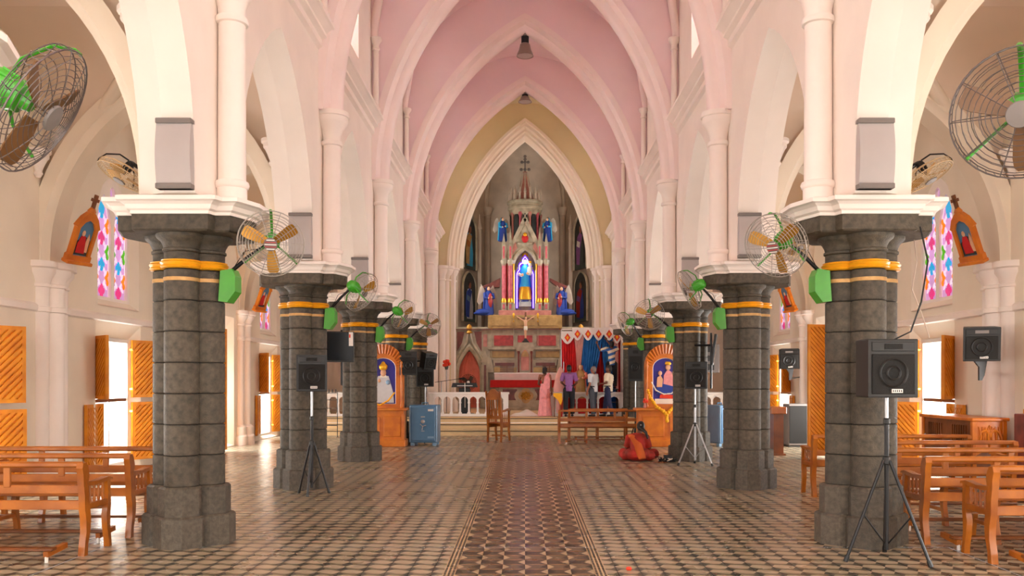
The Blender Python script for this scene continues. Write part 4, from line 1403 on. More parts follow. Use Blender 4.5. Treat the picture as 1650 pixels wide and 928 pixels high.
# ================================================================== PEWS
def sweep_leg(pts, w, t, x, y=0):
    """flat leg in the YZ plane: pts (y,z,halfwidth) thickness t in X"""
    left = [(p[0] - p[2], p[1]) for p in pts]
    right = [(p[0] + p[2], p[1]) for p in reversed(pts)]
    return MB().prism(left + right, x - t / 2, x + t / 2, 'X')
PEWM = {}
def pew_meshes(L):
    k = round(L, 2)
    if k in PEWM: return PEWM[k]
    d = []
    post = [(-0.03, 0.0, 0.035), (-0.02, 0.10, 0.030), (0.015, 0.22, 0.036), (0.02, 0.34, 0.045), (0.0, 0.44, 0.05), (-0.01, 0.56, 0.042), (-0.03, 0.68, 0.042), (-0.02, 0.76, 0.055), (-0.04, 0.83, 0.055), (-0.05, 0.88, 0.03)]
    fleg = [(0.46, 0.0, 0.028), (0.45, 0.08, 0.026), (0.425, 0.20, 0.032), (0.42, 0.32, 0.040), (0.44, 0.42, 0.034), (0.44, 0.56, 0.026), (0.43, 0.64, 0.034), (0.44, 0.67, 0.02)]
    arm = [(-0.02, 0.655), (0.10, 0.648), (0.30, 0.655), (0.46, 0.672), (0.50, 0.665), (0.49, 0.69), (0.40, 0.705), (0.20, 0.685), (-0.02, 0.70)]
    for x in (0.03, L - 0.03):
        d.append(('end_post', sweep_leg(post, 0, 0.062, x).mesh('end_post', 'wood', 30)))
        d.append(('front_leg', sweep_leg(fleg, 0, 0.055, x).mesh('front_leg', 'wood', 30)))
        d.append(('arm_rest', MB().prism(arm, x - 0.035, x + 0.035, 'X').mesh('arm_rest', 'wood', 30)))
        d.append(('arm_rail', MB().box((x, 0.22, 0.455), (0.045, 0.40, 0.06), bev=0.008).mesh('arm_rail', 'wood', None)))
        for q in range(4):
            y = 0.10 + q * 0.085
            d.append(('spindle', MB().lathe([(0.010, 0.48), (0.017, 0.51), (0.011, 0.535), (0.019, 0.575), (0.011, 0.615), (0.016, 0.635), (0.010, 0.66)], (x, y, 0), 8).mesh('spindle', 'wood', 50)))
    n = max(2, int(L / 0.62))
    for q in range(1, n):
        x = L * q / n
        d.append(('back_slat', MB().box((x, -0.02, 0.745), (0.065, 0.03, 0.20), bev=0.004).mesh('back_slat', 'wood', None)))
        if q % 2 == 1:
            d.append(('middle_leg', sweep_leg([(p[0], p[1], p[2]) for p in post[:5]], 0, 0.05, x).mesh('middle_leg', 'wood', 30)))
            d.append(('middle_leg', sweep_leg([(p[0], p[1], p[2]) for p in fleg[:5]], 0, 0.05, x).mesh('middle_leg', 'wood', 30)))
            d.append(('cross_stretcher', MB().box((x, 0.21, 0.17), (0.035, 0.44, 0.04), bev=0.005).mesh('cross_stretcher', 'wood', None)))
    d.append(('top_rail', MB().box((L / 2, -0.035, 0.862), (L - 0.02, 0.075, 0.055), bev=0.014).mesh('top_rail', 'wood', None)))
    d.append(('back_board', MB().box((L / 2, -0.01, 0.625), (L - 0.12, 0.03, 0.085), bev=0.006).mesh('back_board', 'wood', None)))
    d.append(('seat_rail', MB().box((L / 2, 0.0, 0.475), (L - 0.12, 0.035, 0.09), bev=0.006).mesh('seat_rail', 'wood', None)))
    for q in range(3):
        d.append(('seat_board', MB().box((L / 2, 0.09 + 0.135 * q, 0.445), (L - 0.05, 0.125, 0.025), bev=0.004).mesh('seat_board', 'wood', None)))
    d.append(('front_apron', MB().box((L / 2, 0.425, 0.41), (L - 0.12, 0.03, 0.06), bev=0.005).mesh('front_apron', 'wood', None)))
    d.append(('foot_rail', MB().box((L / 2, -0.30, 0.115), (L - 0.30, 0.09, 0.03), bev=0.006).mesh('foot_rail', 'wood_dark', None)))
    for x in (0.20, L - 0.20):
        d.append(('foot_bracket', MB().bar((x, -0.36, 0.075), (x, -0.02, 0.10), 0.045, 0.05).mesh('foot_bracket', 'wood', None)))
    for x in (0.20, L - 0.20):
        d.append(('rubber_stub', MB().cyl((x, -0.345, 0.0), (x, -0.345, 0.055), 0.016, n=8).mesh('rubber_stub', 'white_paint', None)))
    PEWM[k] = d
    return d
def pew(label, x0, y, L=2.25, rz=0.0, name='church_pew'):
    t = thing(name, label, 'pew', (x0, y, 0), rz, group='orange wooden pews')
    for n, me in pew_meshes(L):
        link(n, me, t)
    return t
pew('glossy wooden pew in the left aisle, nearest the viewer', -6.40, 8.22)
pew('glossy wooden pew in the left aisle, middle one of three', -6.40, 9.18)
pew('glossy wooden pew in the left aisle, farthest of three', -6.40, 10.15)
pew('glossy wooden pew at the right edge, nearest the viewer', 4.20, 7.86)
pew('glossy wooden pew in the right aisle, second from the viewer', 4.03, 8.80)
pew('glossy wooden pew in the right aisle, third from the viewer', 4.05, 9.92)
pew('glossy wooden pew in the right aisle, fourth from the viewer', 4.05, 11.15)
pew('glossy wooden pew in the right aisle, farthest, by the slatted door', 4.10, 12.40)
pew('wooden pew before the altar rail, nearer of the pair', 0.88, 23.0, 2.25)
pew('wooden pew before the altar rail, behind the nearer one', 1.20, 24.1, 1.65)

# ================================================================== TALL WOODEN CHAIR
t = thing('armchair', 'tall carved wooden armchair standing before the altar steps', 'chair', (-0.83, 23.62, 0), RAD(-28))
t.scale = (0.72, 0.85, 1.0)
# local: faces +Y, back at y=0
for x in (-0.29, 0.29):
    sweep_leg([(-0.02, 0, 0.03), (0.0, 0.15, 0.028), (0.02, 0.35, 0.04), (0.0, 0.55, 0.042), (-0.02, 0.8, 0.04), (-0.06, 1.15, 0.036), (-0.11, 1.38, 0.03)], 0, 0.06, x).build('back_post', 'wood', t, 30)
    sweep_leg([(0.56, 0, 0.032), (0.54, 0.12, 0.026), (0.50, 0.3, 0.04), (0.52, 0.5, 0.036), (0.51, 0.72, 0.028), (0.52, 0.84, 0.036)], 0, 0.06, x).build('front_leg', 'wood', t, 30)
    MB().prism([(-0.03, 0.80), (0.2, 0.81), (0.48, 0.85), (0.58, 0.83), (0.57, 0.88), (0.45, 0.90), (0.2, 0.86), (-0.03, 0.86)], x - 0.035, x + 0.035, 'X').build('arm_rest', 'wood', t, 30)
    for q in range(4):
        MB().lathe([(0.012, 0.52), (0.02, 0.58), (0.012, 0.64), (0.022, 0.70), (0.012, 0.76), (0.014, 0.83)], (x, 0.10 + q * 0.11, 0), 8).build('spindle', 'wood', t, 50)
    MB().box((x, 0.26, 0.44), (0.045, 0.48, 0.12), bev=0.008).build('side_apron', 'wood', t, None)
MB().box((0, 0.26, 0.505), (0.60, 0.54, 0.04), bev=0.012).build('seat', 'wood', t, None)
for q in range(5):
    x = -0.2 + q * 0.1
    MB().bar((x, 0.0, 0.68), (x, -0.06, 1.18), 0.055, 0.02).build('back_slat', 'wood', t, None)
MB().prism([(-0.27, 1.14), (0.27, 1.14), (0.27, 1.30), (0.16, 1.38), (0.06, 1.44), (-0.06, 1.44), (-0.16, 1.38), (-0.27, 1.30)], -0.02, 0.02, 'Y', (0, -0.085, 0)).build('crest_rail', 'wood', t, None)
MB().box((0, -0.01, 0.66), (0.54, 0.03, 0.09), bev=0.006).build('lower_rail', 'wood', t, None)
MB().box((0, 0.52, 0.44), (0.54, 0.035, 0.10), bev=0.006).build('front_apron', 'wood', t, None)
MB().box((0, 0.27, 0.16), (0.58, 0.04, 0.035)).build('stretcher', 'wood', t, None)

# ================================================================== PICTURE SHRINES
def pedestal(t, w, d, h):
    MB().box((0, 0, h - 0.03), (w, d, 0.06), bev=0.012).build('top_slab', 'wood_bright', t, None)
    MB().box((0, 0.02, (h - 0.06) / 2 + 0.05), (w - 0.16, d - 0.14, h - 0.16)).build('body', 'wood_bright', t, None)
    MB().box((0, 0.0, 0.09), (w - 0.06, d - 0.06, 0.18), bev=0.015).build('plinth', 'wood_bright', t, None)
    for q in (-1, 1):
        MB().box((q * (w - 0.20) * 0.25, -(d - 0.14) / 2 + 0.012, h * 0.52), ((w - 0.2) * 0.40, 0.03, h * 0.52), bev=0.01).build('door_panel', 'wood_bright', t, None)
        MB().box((q * (w - 0.18) * 0.5, -(d - 0.14) / 2 + 0.01, h * 0.5), (0.06, 0.04, h * 0.7), bev=0.006).build('pilaster', 'wood_bright', t, None)
def shrine(label, x, y, s, kind):
    H = 0.97
    t = thing('picture_shrine', label, 'shrine', (x, y, 0), group='picture shrines before the columns')
    pedestal(t, 1.56 if s > 0 else 1.26, 0.66, H)
    W = 0.53
    out = [(-W, H), (-W, 2.05)] + [(-W * cos(a), 2.05 + 0.52 * sin(a)) for a in [pi * k / 16 for k in range(1, 16)]] + [(W, 2.05), (W, H)]
    hw = 0.33
    hole = [(-hw, H + 0.10), (hw, H + 0.10), (hw, 1.98)] + [(hw * cos(a), 1.98 + 0.26 * sin(a)) for a in [pi * k / 12 for k in range(1, 12)]] + [(-hw, 1.98)]
    MB().shell([(-0.06, out), (0.06, out)], [[(-0.06, hole), (0.06, hole)]], 'Y').build('frame', 'wood_bright', t, 30)
    # fan of carved rays round the head of the frame
    for k in range(17):
        a = pi * (k + 0.5) / 17
        p0 = Vector((0.36 * cos(a), -0.07, 2.03 + 0.32 * sin(a))); p1 = Vector((0.52 * cos(a), -0.07, 2.05 + 0.54 * sin(a)))
        MB().tube([p0, p1], [0.022, 0.045], 6).build('carved_ray', 'wood_bright', t, 50)
    for q in (-1, 1):
        MB().lathe([(0.03, H), (0.045, H + 0.05), (0.028, H + 0.1), (0.028, 1.98), (0.045, 2.02), (0.03, 2.08), (0.045, 2.12), (0.0, 2.2)], (q * (W - 0.05), -0.09, 0), 10).build('turned_column', 'wood_bright', t, 50)
    MB().prism([(px * 1.02, pz) for px, pz in hole], 0.02, 0.035, 'Y').build('picture', 'paint_blue_dark', t, None)
    MB().tube([(px * 0.97, 0.0, pz) for px, pz in hole], 0.014, 6, closed=True).build('white_bead', 'white_cloth', t)
    def fl(n, poly, m, dd=0.0):
        MB().prism(poly, -0.0 + dd, 0.022, 'Y').build(n, m, t, None)
    if kind == 0:      # crowned child figure in a wide white gown
        fl('painted_gown', [(-0.27, 1.10), (0.27, 1.10), (0.25, 1.35), (0.18, 1.62), (0.13, 1.78), (-0.13, 1.78), (-0.20, 1.6), (-0.26, 1.35)], 'shirt_pale')
        MB().sphere((0, 0.0, 1.86), (0.075, 0.03, 0.095), 14, 8).build('painted_face', 'skin_pale', t)
        MB().lathe([(0.07, 1.93), (0.10, 1.97), (0.11, 2.04), (0.06, 2.09), (0.03, 2.14), (0.0, 2.15)], (0, 0.0, 0), 12, sy=0.3).build('painted_crown', 'gold', t)
        MB().sphere((0.12, -0.005, 1.62), (0.06, 0.025, 0.06), 12, 6).build('painted_orb', 'safe_trim', t)
        MB().sphere((-0.1, -0.005, 1.66), (0.035, 0.025, 0.05), 10, 6).build('painted_hand', 'skin_pale', t)
        fl('painted_collar', [(-0.10, 1.74), (0.10, 1.74), (0.07, 1.80), (-0.07, 1.80)], 'statue_white', -0.006)
    else:              # seated mother in rose and blue with a child
        fl('painted_drapery', [(0.05, 1.1), (0.32, 1.1), (0.32, 1.95), (0.2, 1.95)], 'marble_ochre')
        fl('painted_mantle', [(-0.22, 1.32), (0.22, 1.30), (0.25, 1.52), (0.12, 1.64), (-0.10, 1.62), (-0.20, 1.5)], 'robe_navy', -0.004)
        fl('painted_dress', [(-0.05, 1.58), (0.20, 1.52), (0.24, 1.62), (0.16, 1.88), (0.06, 1.95), (-0.03, 1.80)], 'saree_pink', -0.006)
        MB().sphere((0.07, 0.0, 2.0), (0.065, 0.03, 0.08), 14, 8).build('painted_face', 'skin_pale', t)
        MB().lathe([(0.06, 2.06), (0.085, 2.09), (0.06, 2.14), (0, 2.15)], (0.07, 0.0, 0), 12, sy=0.3).build('painted_crown', 'gold', t)
        fl('painted_child', [(-0.22, 1.50), (-0.08, 1.50), (-0.06, 1.70), (-0.12, 1.80), (-0.2, 1.74)], 'skin_pale', -0.008)
        MB().sphere((-0.13, 0.0, 1.85), (0.05, 0.03, 0.06), 12, 8).build('painted_child_face', 'skin_pale', t)
        fl('painted_cushion', [(-0.14, 1.22), (0.20, 1.20), (0.22, 1.30), (-0.12, 1.32)], 'flower_red', -0.004)
        fl('painted_plinth', [(-0.26, 1.08), (0.26, 1.08), (0.26, 1.20), (-0.26, 1.20)], 'statue_white', -0.002)
    return t
sL = shrine('wooden picture shrine with a crowned child in white, left arcade', -3.60, 22.0, -1, 0)
sR = shrine('wooden picture shrine with mother and child, right arcade', 3.56, 22.0, 1, 1)
def garland(label, pts, r, m):
    g = thing('flower_garland', label, 'garland', pts[0])
    P0 = Vector(pts[0])
    # resample
    P = [Vector(p) - P0 for p in pts]
    acc = []
    for a, b in zip(P, P[1:]):
        n = max(2, int((b - a).length / (r * 1.3)))
        for k in range(n): acc.append(a + (b - a) * k / n)
    mb = MB()
    for p in acc:
        mb.sphere(p, (r * random.uniform(.85, 1.15),) * 3, 7, 5)
    tag(mb.build('blossoms', m, g, 60), kind='stuff')
    return g
garland('thick yellow marigold garland hung across the right shrine', [(3.10, 21.86, 1.42), (3.16, 21.80, 1.22), (3.30, 21.70, 1.0), (3.45, 21.60, 0.90), (3.53, 21.58, 0.82), (3.62, 21.60, 0.92), (3.76, 21.72, 1.02), (3.9, 21.85, 1.2)], 0.045, 'garland')
garland('tail of yellow marigolds hanging below the right garland', [(3.53, 21.56, 0.80), (3.53, 21.55, 0.70), (3.54, 21.55, 0.62)], 0.045, 'garland')
garland('thin white bead garland across the right shrine picture', [(3.20, 21.88, 1.62), (3.30, 21.86, 1.42), (3.5, 21.84, 1.32), (3.7, 21.85, 1.34), (3.9, 21.88, 1.55)], 0.018, 'rope_white')
garland('thin gold garland draped across the left shrine picture', [(-3.85, 21.86, 1.10), (-3.65, 21.84, 1.05), (-3.45, 21.86, 1.16), (-3.28, 21.88, 1.38)], 0.025, 'garland')
t = thing('flower_vase', 'small red flowers standing on the right shrine ledge', 'flowers', (3.02, 21.80, 0.97))
MB().lathe([(0.03, 0), (0.045, 0.04), (0.03, 0.10), (0.035, 0.12)], n=12).build('vase', 'marble_pink', t)
mb = MB()
for k in range(9): mb.sphere((0.06 * cos(k * 2.4) * (k % 3) / 2, 0.06 * sin(k * 2.4) * (k % 3) / 2, 0.16 + 0.02 * (k % 4)), 0.03, 7, 5)
mb.build('blooms', 'flower_red', t)

# ================================================================== BLUE SAFES
def safe(label, x, y, rz):
    t = thing('steel_safe', label, 'safe', (x, y, 0), rz, group='blue steel safes')
    MB().box((0, 0.0, 0.56), (0.72, 0.60, 0.96), bev=0.02).build('body', 'safe_blue', t, None)
    MB().box((0, -0.30, 0.56), (0.62, 0.05, 0.86), bev=0.012).build('door', 'safe_blue', t, None)
    for q in (-1, 1):
        MB().box((q * 0.335, -0.305, 0.56), (0.03, 0.03, 0.92), bev=0.006).build('edge_strip', 'safe_trim', t, None)
        for yy in (-0.22, 0.22):
            MB().box((q * 0.28, yy, 0.04), (0.10, 0.10, 0.08), bev=0.01).build('foot', 'safe_trim', t, None)
    MB().lathe([(0.05, 0), (0.05, 0.02), (0.02, 0.03), (0.02, 0.05), (0, 0.05)], (0.0, -0.325, 0.62), 14, rot=Matrix.Rotation(pi / 2, 3, 'X')).build('dial', 'steel', t)
    h = MB()
    for a in (0.3, 2.4, 4.5):
        h.tube([(0, -0.36, 0.50), (0.09 * cos(a), -0.37, 0.50 + 0.09 * sin(a))], 0.012, 6)
    h.build('handle', 'steel', t)
    MB().box((0.0, -0.328, 0.74), (0.10, 0.012, 0.03)).build('keyhole_plate', 'steel', t, None)
    MB().box((0.0, -0.328, 0.38), (0.08, 0.012, 0.02)).build('lower_plate', 'steel', t, None)
    MB().box((0.20, -0.328, 0.91), (0.14, 0.012, 0.05)).build('name_plate', 'white_paint', t, None)
    MB().box((0.20, -0.328, 0.22), (0.16, 0.012, 0.05)).build('lower_name_plate', 'safe_trim', t, None)
    MB().tube([(-0.08, 0, 1.04), (-0.08, 0, 1.09), (0.08, 0, 1.09), (0.08, 0, 1.04)], 0.014, 6).build('lifting_ring', 'safe_blue', t)
    return t
safe('blue steel safe on short feet beside the left shrine', -2.58, 22.35, RAD(-3))
safe('blue steel safe half hidden behind the third right column', 4.98, 22.2, RAD(38))

# ================================================================== CARVED CABINET, DARK BOX, SMALL THINGS IN THE AISLES
t = thing('carved_cabinet', 'carved orange wooden cabinet against the right wall behind pews', 'cabinet', (6.82, 12.72, 0))
t.scale = (0.80, 0.85, 1.0)
MB().box((0, 0.95, 1.085), (0.70, 2.0, 0.05), bev=0.012).build('top', 'wood_bright', t, None)
MB().box((0, 0.95, 0.70), (0.58, 1.84, 0.72)).build('body', 'wood_dark', t, None)
for yy in (0.03, 1.87):
    for xx in (-0.28, 0.28):
        MB().box((xx, yy, 0.53), (0.08, 0.08, 1.06), bev=0.008).build('corner_post', 'wood_bright', t, None)
MB().box((0, 0.02, 0.84), (0.50, 0.035, 0.44), bev=0.006).build('carved_panel', 'wood_bright', t, None)
cv = MB()
for k in range(7):
    a = k * 0.9
    cv.tube([(-0.20 + 0.066 * k, -0.004, 0.72), (-0.20 + 0.066 * k + 0.04 * cos(a), -0.01, 0.84 + 0.03 * sin(a * 2)), (-0.20 + 0.06 * k, -0.004, 0.98)], [0.012, 0.022, 0.008], 6)
for q in (-1, 1):
    cv.tube([(0, -0.006, 0.86), (q * 0.08, -0.012, 0.93), (q * 0.16, -0.012, 0.90), (q * 0.2, -0.006, 0.82)], [0.012, 0.03, 0.02, 0.008], 6)
cv.tube([(0, -0.01, 0.68), (0, -0.012, 1.0)], 0.014, 6); cv.tube([(-0.06, -0.01, 0.92), (0.06, -0.01, 0.92)], 0.012, 6)
cv.build('carving', 'wood_bright', t)
MB().prism([(-0.26, 0.62), (0.26, 0.62), (0.26, 0.55), (0.14, 0.60), (-0.14, 0.60), (-0.26, 0.55)], -0.02, 0.02, 'Y', (0, 0.02, 0)).build('arched_apron', 'wood_bright', t, None)
for k in range(2):
    yb = 0.5 + k * 0.9
    for q in range(7):
        MB().box((-0.30, yb - 0.24 + q * 0.08, 0.86), (0.03, 0.035, 0.26)).build('louvre', 'wood_dark', t, None)
    MB().sphere((-0.32, yb + 0.36, 0.78), 0.018, 8, 6).build('knob', 'steel', t)
t = thing('notice_cabinet', 'dark red cabinet cut by the right picture edge', 'cabinet', (6.86, 11.6, 0))
MB().box((0.16, 0.2, 0.60), (0.5, 0.4, 1.20), bev=0.01).build('body', 'marble_maroon', t, None)
MB().box((0.16, -0.005, 0.60), (0.40, 0.02, 1.0), bev=0.006).build('door', 'wood_dark', t, None)
t = thing('dark_box', 'plain dark grey cabinet standing by the right wall under the speaker', 'cabinet', (6.84, 21.95, 0))
MB().box((0, 0, 0.56), (0.48, 0.5, 1.04), bev=0.015).build('body', 'panel_dark', t, None)
MB().box((0, 0, 0.02), (0.46, 0.44, 0.04)).build('base', 'black_plastic', t, None)
MB().box((0, -0.255, 0.56), (0.44, 0.015, 0.94), bev=0.004).build('door', 'black_grille', t, None)
t = thing('side_desk', 'small brown wooden desk end beside the second right column', 'desk', (5.62, 19.4, 0))
MB().box((0, 0, 1.0), (0.34, 0.5, 0.16), bev=0.015).build('drawer_box', 'wood', t, None)
MB().box((0, 0, 0.48), (0.22, 0.4, 0.90)).build('body', 'wood_dark', t, None)
MB().box((0, 0, 0.02), (0.30, 0.48, 0.04)).build('foot', 'wood_dark', t, None)
# candle rack in the left aisle end
t = thing('candle_rack', 'thin black metal candle rack in the left aisle before the steps', 'rack', (-5.75, 25.4, 0))
rk = MB()
for q in (-0.25, 0.25):
    rk.tube([(q, 0, 0.0), (q, 0, 1.35)], 0.012, 6)
    rk.tube([(q, -0.15, 0.0), (q, 0.15, 0.0)], 0.012, 6)
rk.build('frame', 'black_metal', t)
for z in (0.35, 0.6, 0.85, 1.1, 1.3):
    MB().box((0, 0, z), (0.5, 0.12, 0.015)).build('shelf', 'black_metal', t, None)
for k in range(5):
    MB().lathe([(0.016, 1.31), (0.016, 1.40), (0.0, 1.42)], (-0.2 + k * 0.1, 0, 0), 8).build('candle_cup', 'black_plastic', t)
t = thing('wooden_lectern', 'light wooden lectern behind the left aisle rail', 'lectern', (-5.5, 28.4, 0.53))
MB().box((0, 0, 0.5), (0.36, 0.36, 1.0), bev=0.01).build('body', 'wood', t, None)
MB().box((0, -0.06, 1.06), (0.5, 0.5, 0.05), Matrix.Rotation(0.35, 3, 'X')).build('reading_top', 'wood', t, None)
t = thing('side_table', 'small white table with an orange cloth in the right aisle', 'table', (5.15, 28.6, 0.53))
MB().box((0, 0, 0.74), (1.1, 0.6, 0.05), bev=0.01).build('top', 'white_paint', t, None)
MB().box((0, 0, 0.82), (1.0, 0.5, 0.1), bev=0.02).build('folded_cloth', 'wood_bright', t, None)
for xx in (-0.5, 0.5):
    for yy in (-0.25, 0.25):
        MB().box((xx, yy, 0.36), (0.06, 0.06, 0.72)).build('leg', 'white_paint', t, None)
t = thing('black_chest', 'black chest under the table in the right aisle', 'chest', (5.2, 28.06, 0.53))
MB().box((0, 0, 0.38), (0.6, 0.4, 0.76), bev=0.03).build('body', 'black_plastic', t, None)
MB().box((0, 0, 0.78), (0.62, 0.42, 0.05), bev=0.01).build('lid', 'black_plastic', t, None)
# heap of cables beside the third right column, red petal on the floor
t = thing('cable_heap', 'tangled heap of cables on the floor beside the third right column', 'cables', (2.72, 17.55, 0))
for k, mm in enumerate(('cable', 'cable', 'cable_white', 'cable')):
    pts = [(0.30 * (random.random() - 0.5) + 0.02 * q, 0.2 * (random.random() - 0.5), 0.012 + 0.10 * random.random()) for q in range(12)]
    MB().tube(pts, 0.012, 6).build('cable_loop', mm, t)
MB().box((0.18, 0.05, 0.08), (0.16, 0.12, 0.14), bev=0.01).build('plug_box', 'black_plastic', t, None)
t = tag(MB().lathe([(0.0, 0), (0.02, 0.002), (0.028, 0.015), (0.018, 0.03), (0.0, 0.032)], n=9, sx=1.0, sy=0.8).build('petal', 'flower_red'), 'tiny red flower dropped on the tiles right of the aisle', 'flower')
t.location = (0.905, 7.55, 0.001)
# ================================================================== ALTAR RAILS
def rail(label, x0, x1, y, pitch):
    w = x1 - x0
    t = thing('altar_rail', label, 'railing', ((x0 + x1) / 2, y, 0.53), group='white altar rails')
    MB().box((0, 0, 0.735), (w + 0.06, 0.20, 0.07), bev=0.012).build('handrail', 'white_paint', t, None)
    MB().box((0, 0, 0.04), (w, 0.16, 0.08), bev=0.008).build('base_rail', 'white_paint', t, None)
    MB().box((0, 0, 0.665), (w - 0.2, 0.10, 0.07)).build('frieze', 'white_paint', t, None)
    for q in (-1, 1):
        MB().box((q * (w / 2 - 0.07), 0, 0.39), (0.14, 0.17, 0.64), bev=0.008).build('end_post', 'white_paint', t, None)
    n = max(3, int(round((w - 0.28) / pitch)))
    p = (w - 0.28) / n
    h = p / 2
    prof = [(0.055, 0.08), (0.055, 0.11), (0.03, 0.14), (0.026, 0.40), (0.042, 0.43), (0.03, 0.46)]
    arcs = [(h - lancet_x(z, h * 0.92, 0.46, 0.17), z) for z in (0.48, 0.52, 0.56, 0.60, 0.63)]
    half = prof + [(max(0.03, a), z) for a, z in arcs]
    poly = half + [(-x, z) for x, z in reversed(half)]
    BM = MB().prism(poly, -0.035, 0.035, 'Y').mesh('baluster', 'white_paint', None)
    for k in range(n + 1):
        link('baluster', BM, t, (-w / 2 + 0.14 + p * k, 0, 0))
    return t
rail('white arched altar rail left of the altar gap', -3.05, -0.53, 27.64, 0.285)
rail('white arched altar rail behind the standing men', 0.82, 3.15, 27.64, 0.33)
rail('white arched rail closing the left aisle', -7.0, -3.95, 27.55, 0.30)
rail('white arched rail closing the right aisle', 3.95, 7.0, 27.55, 0.30)

# ================================================================== FRONT ALTAR
t = thing('altar_table', 'grey marble front altar with gold medallion', 'altar', (0.03, 33.6, 0.53))
MB().box((0, 0, 0.06), (2.3, 1.0, 0.12), bev=0.01).build('base_step', 'marble', t, None)
MB().box((0, 0, 0.58), (2.0, 0.75, 0.94)).build('body', 'marble', t, None)
MB().box((0, 0, 1.10), (2.6, 0.95, 0.10), bev=0.015).build('table_slab', 'marble', t, None)
for q in (-1, 1):
    MB().box((q * 0.62, -0.385, 0.60), (0.55, 0.03, 0.42), bev=0.008).build('red_panel', 'marble_maroon', t, None)
    MB().box((q * 0.96, -0.36, 0.58), (0.14, 0.10, 0.90), bev=0.01).build('corner_pier', 'marble', t, None)
def quatre2d(cx, cz, a, r, n=32):
    return [(cx + p[0], cz + p[1]) for p in quatrefoil(a, r, n)]
MB().prism(quatre2d(0, 0.56, 0.20, 0.24), -0.43, -0.37, 'Y').build('medallion_frame', 'marble', t, None)
MB().prism(quatre2d(0, 0.56, 0.12, 0.17), -0.45, -0.42, 'Y').build('medallion_field', 'marble_ochre', t, None)
mb = MB()
for k in range(8):
    a = k * pi / 4
    mb.sphere((0.14 * cos(a), -0.46, 0.56 + 0.12 * sin(a)), (0.06, 0.03, 0.05), 8, 6)
mb.sphere((0, -0.47, 0.56), (0.10, 0.04, 0.08), 10, 6)
mb.build('medallion_relief', 'fan_gold', t)
c = thing('altar_cloth', 'red cloth hanging over the front altar', 'cloth', (0.03, 33.6, 1.68))
mb = MB()
ring0, ring1 = [], []
L = [(-1.36, -0.50), (1.36, -0.50), (1.36, 0.50), (-1.36, 0.50)]
pts = []
for (a, b) in zip(L, L[1:] + L[:1]):
    for k in range(20):
        pts.append((a[0] + (b[0] - a[0]) * k / 20.0, a[1] + (b[1] - a[1]) * k / 20.0))
def wob(p, k, amp): return (p[0] * (1 + amp * 0.010 * sin(k * 1.7)), p[1] * (1 + amp * 0.03 * sin(k * 1.7)))
mb.loft([[(*wob(p, k, 1), -0.27 + 0.01 * sin(k)) for k, p in enumerate(pts)], [(*wob(p, k, 0.5), -0.12) for k, p in enumerate(pts)], [(p[0], p[1], 0.006) for p in pts], [(p[0] * 0.98, p[1] * 0.96, 0.014) for p in pts]])
mb.build('drape', 'red_cloth', c, 40)
for q, lab in ((-0.72, 'left'), (0.98, 'right')):
    t = thing('missal_stand', 'dark slatted missal stand on the %s end of the altar' % lab, 'book stand', (q, 34.5, 1.985), group='missal stands on the high altar')
    for k in range(4):
        MB().box((0, 0.03 + 0.03 * k, 0.04 + 0.075 * k), (0.56, 0.025, 0.05)).build('slat', 'wood_dark', t, None)
    MB().box((0, 0.13, 0.15), (0.05, 0.03, 0.30)).build('support', 'wood_dark', t, None)

# ================================================================== HIGH ALTAR AND REREDOS
RY = 35.3
t = thing('high_altar', 'tall marble reredos with spire and lit statue niche', 'altar', (0, RY, 0.53))
Z = lambda z: z - 0.53
def R(n, mb, m, sm=None, par=None):
    return mb.build(n, m, par or t, sm)
# mensa and gradines
R('mensa', MB().box((0.02, -0.65, Z(1.22)), (2.4, 0.7, 1.38)), 'marble')
R('mensa_cloth', MB().box((0.02, -0.67, Z(1.945)), (2.50, 0.80, 0.07), bev=0.02), 'white_cloth')
R('mensa_cloth_front', MB().box((0.02, -1.06, Z(1.82)), (2.46, 0.03, 0.26)), 'white_cloth')
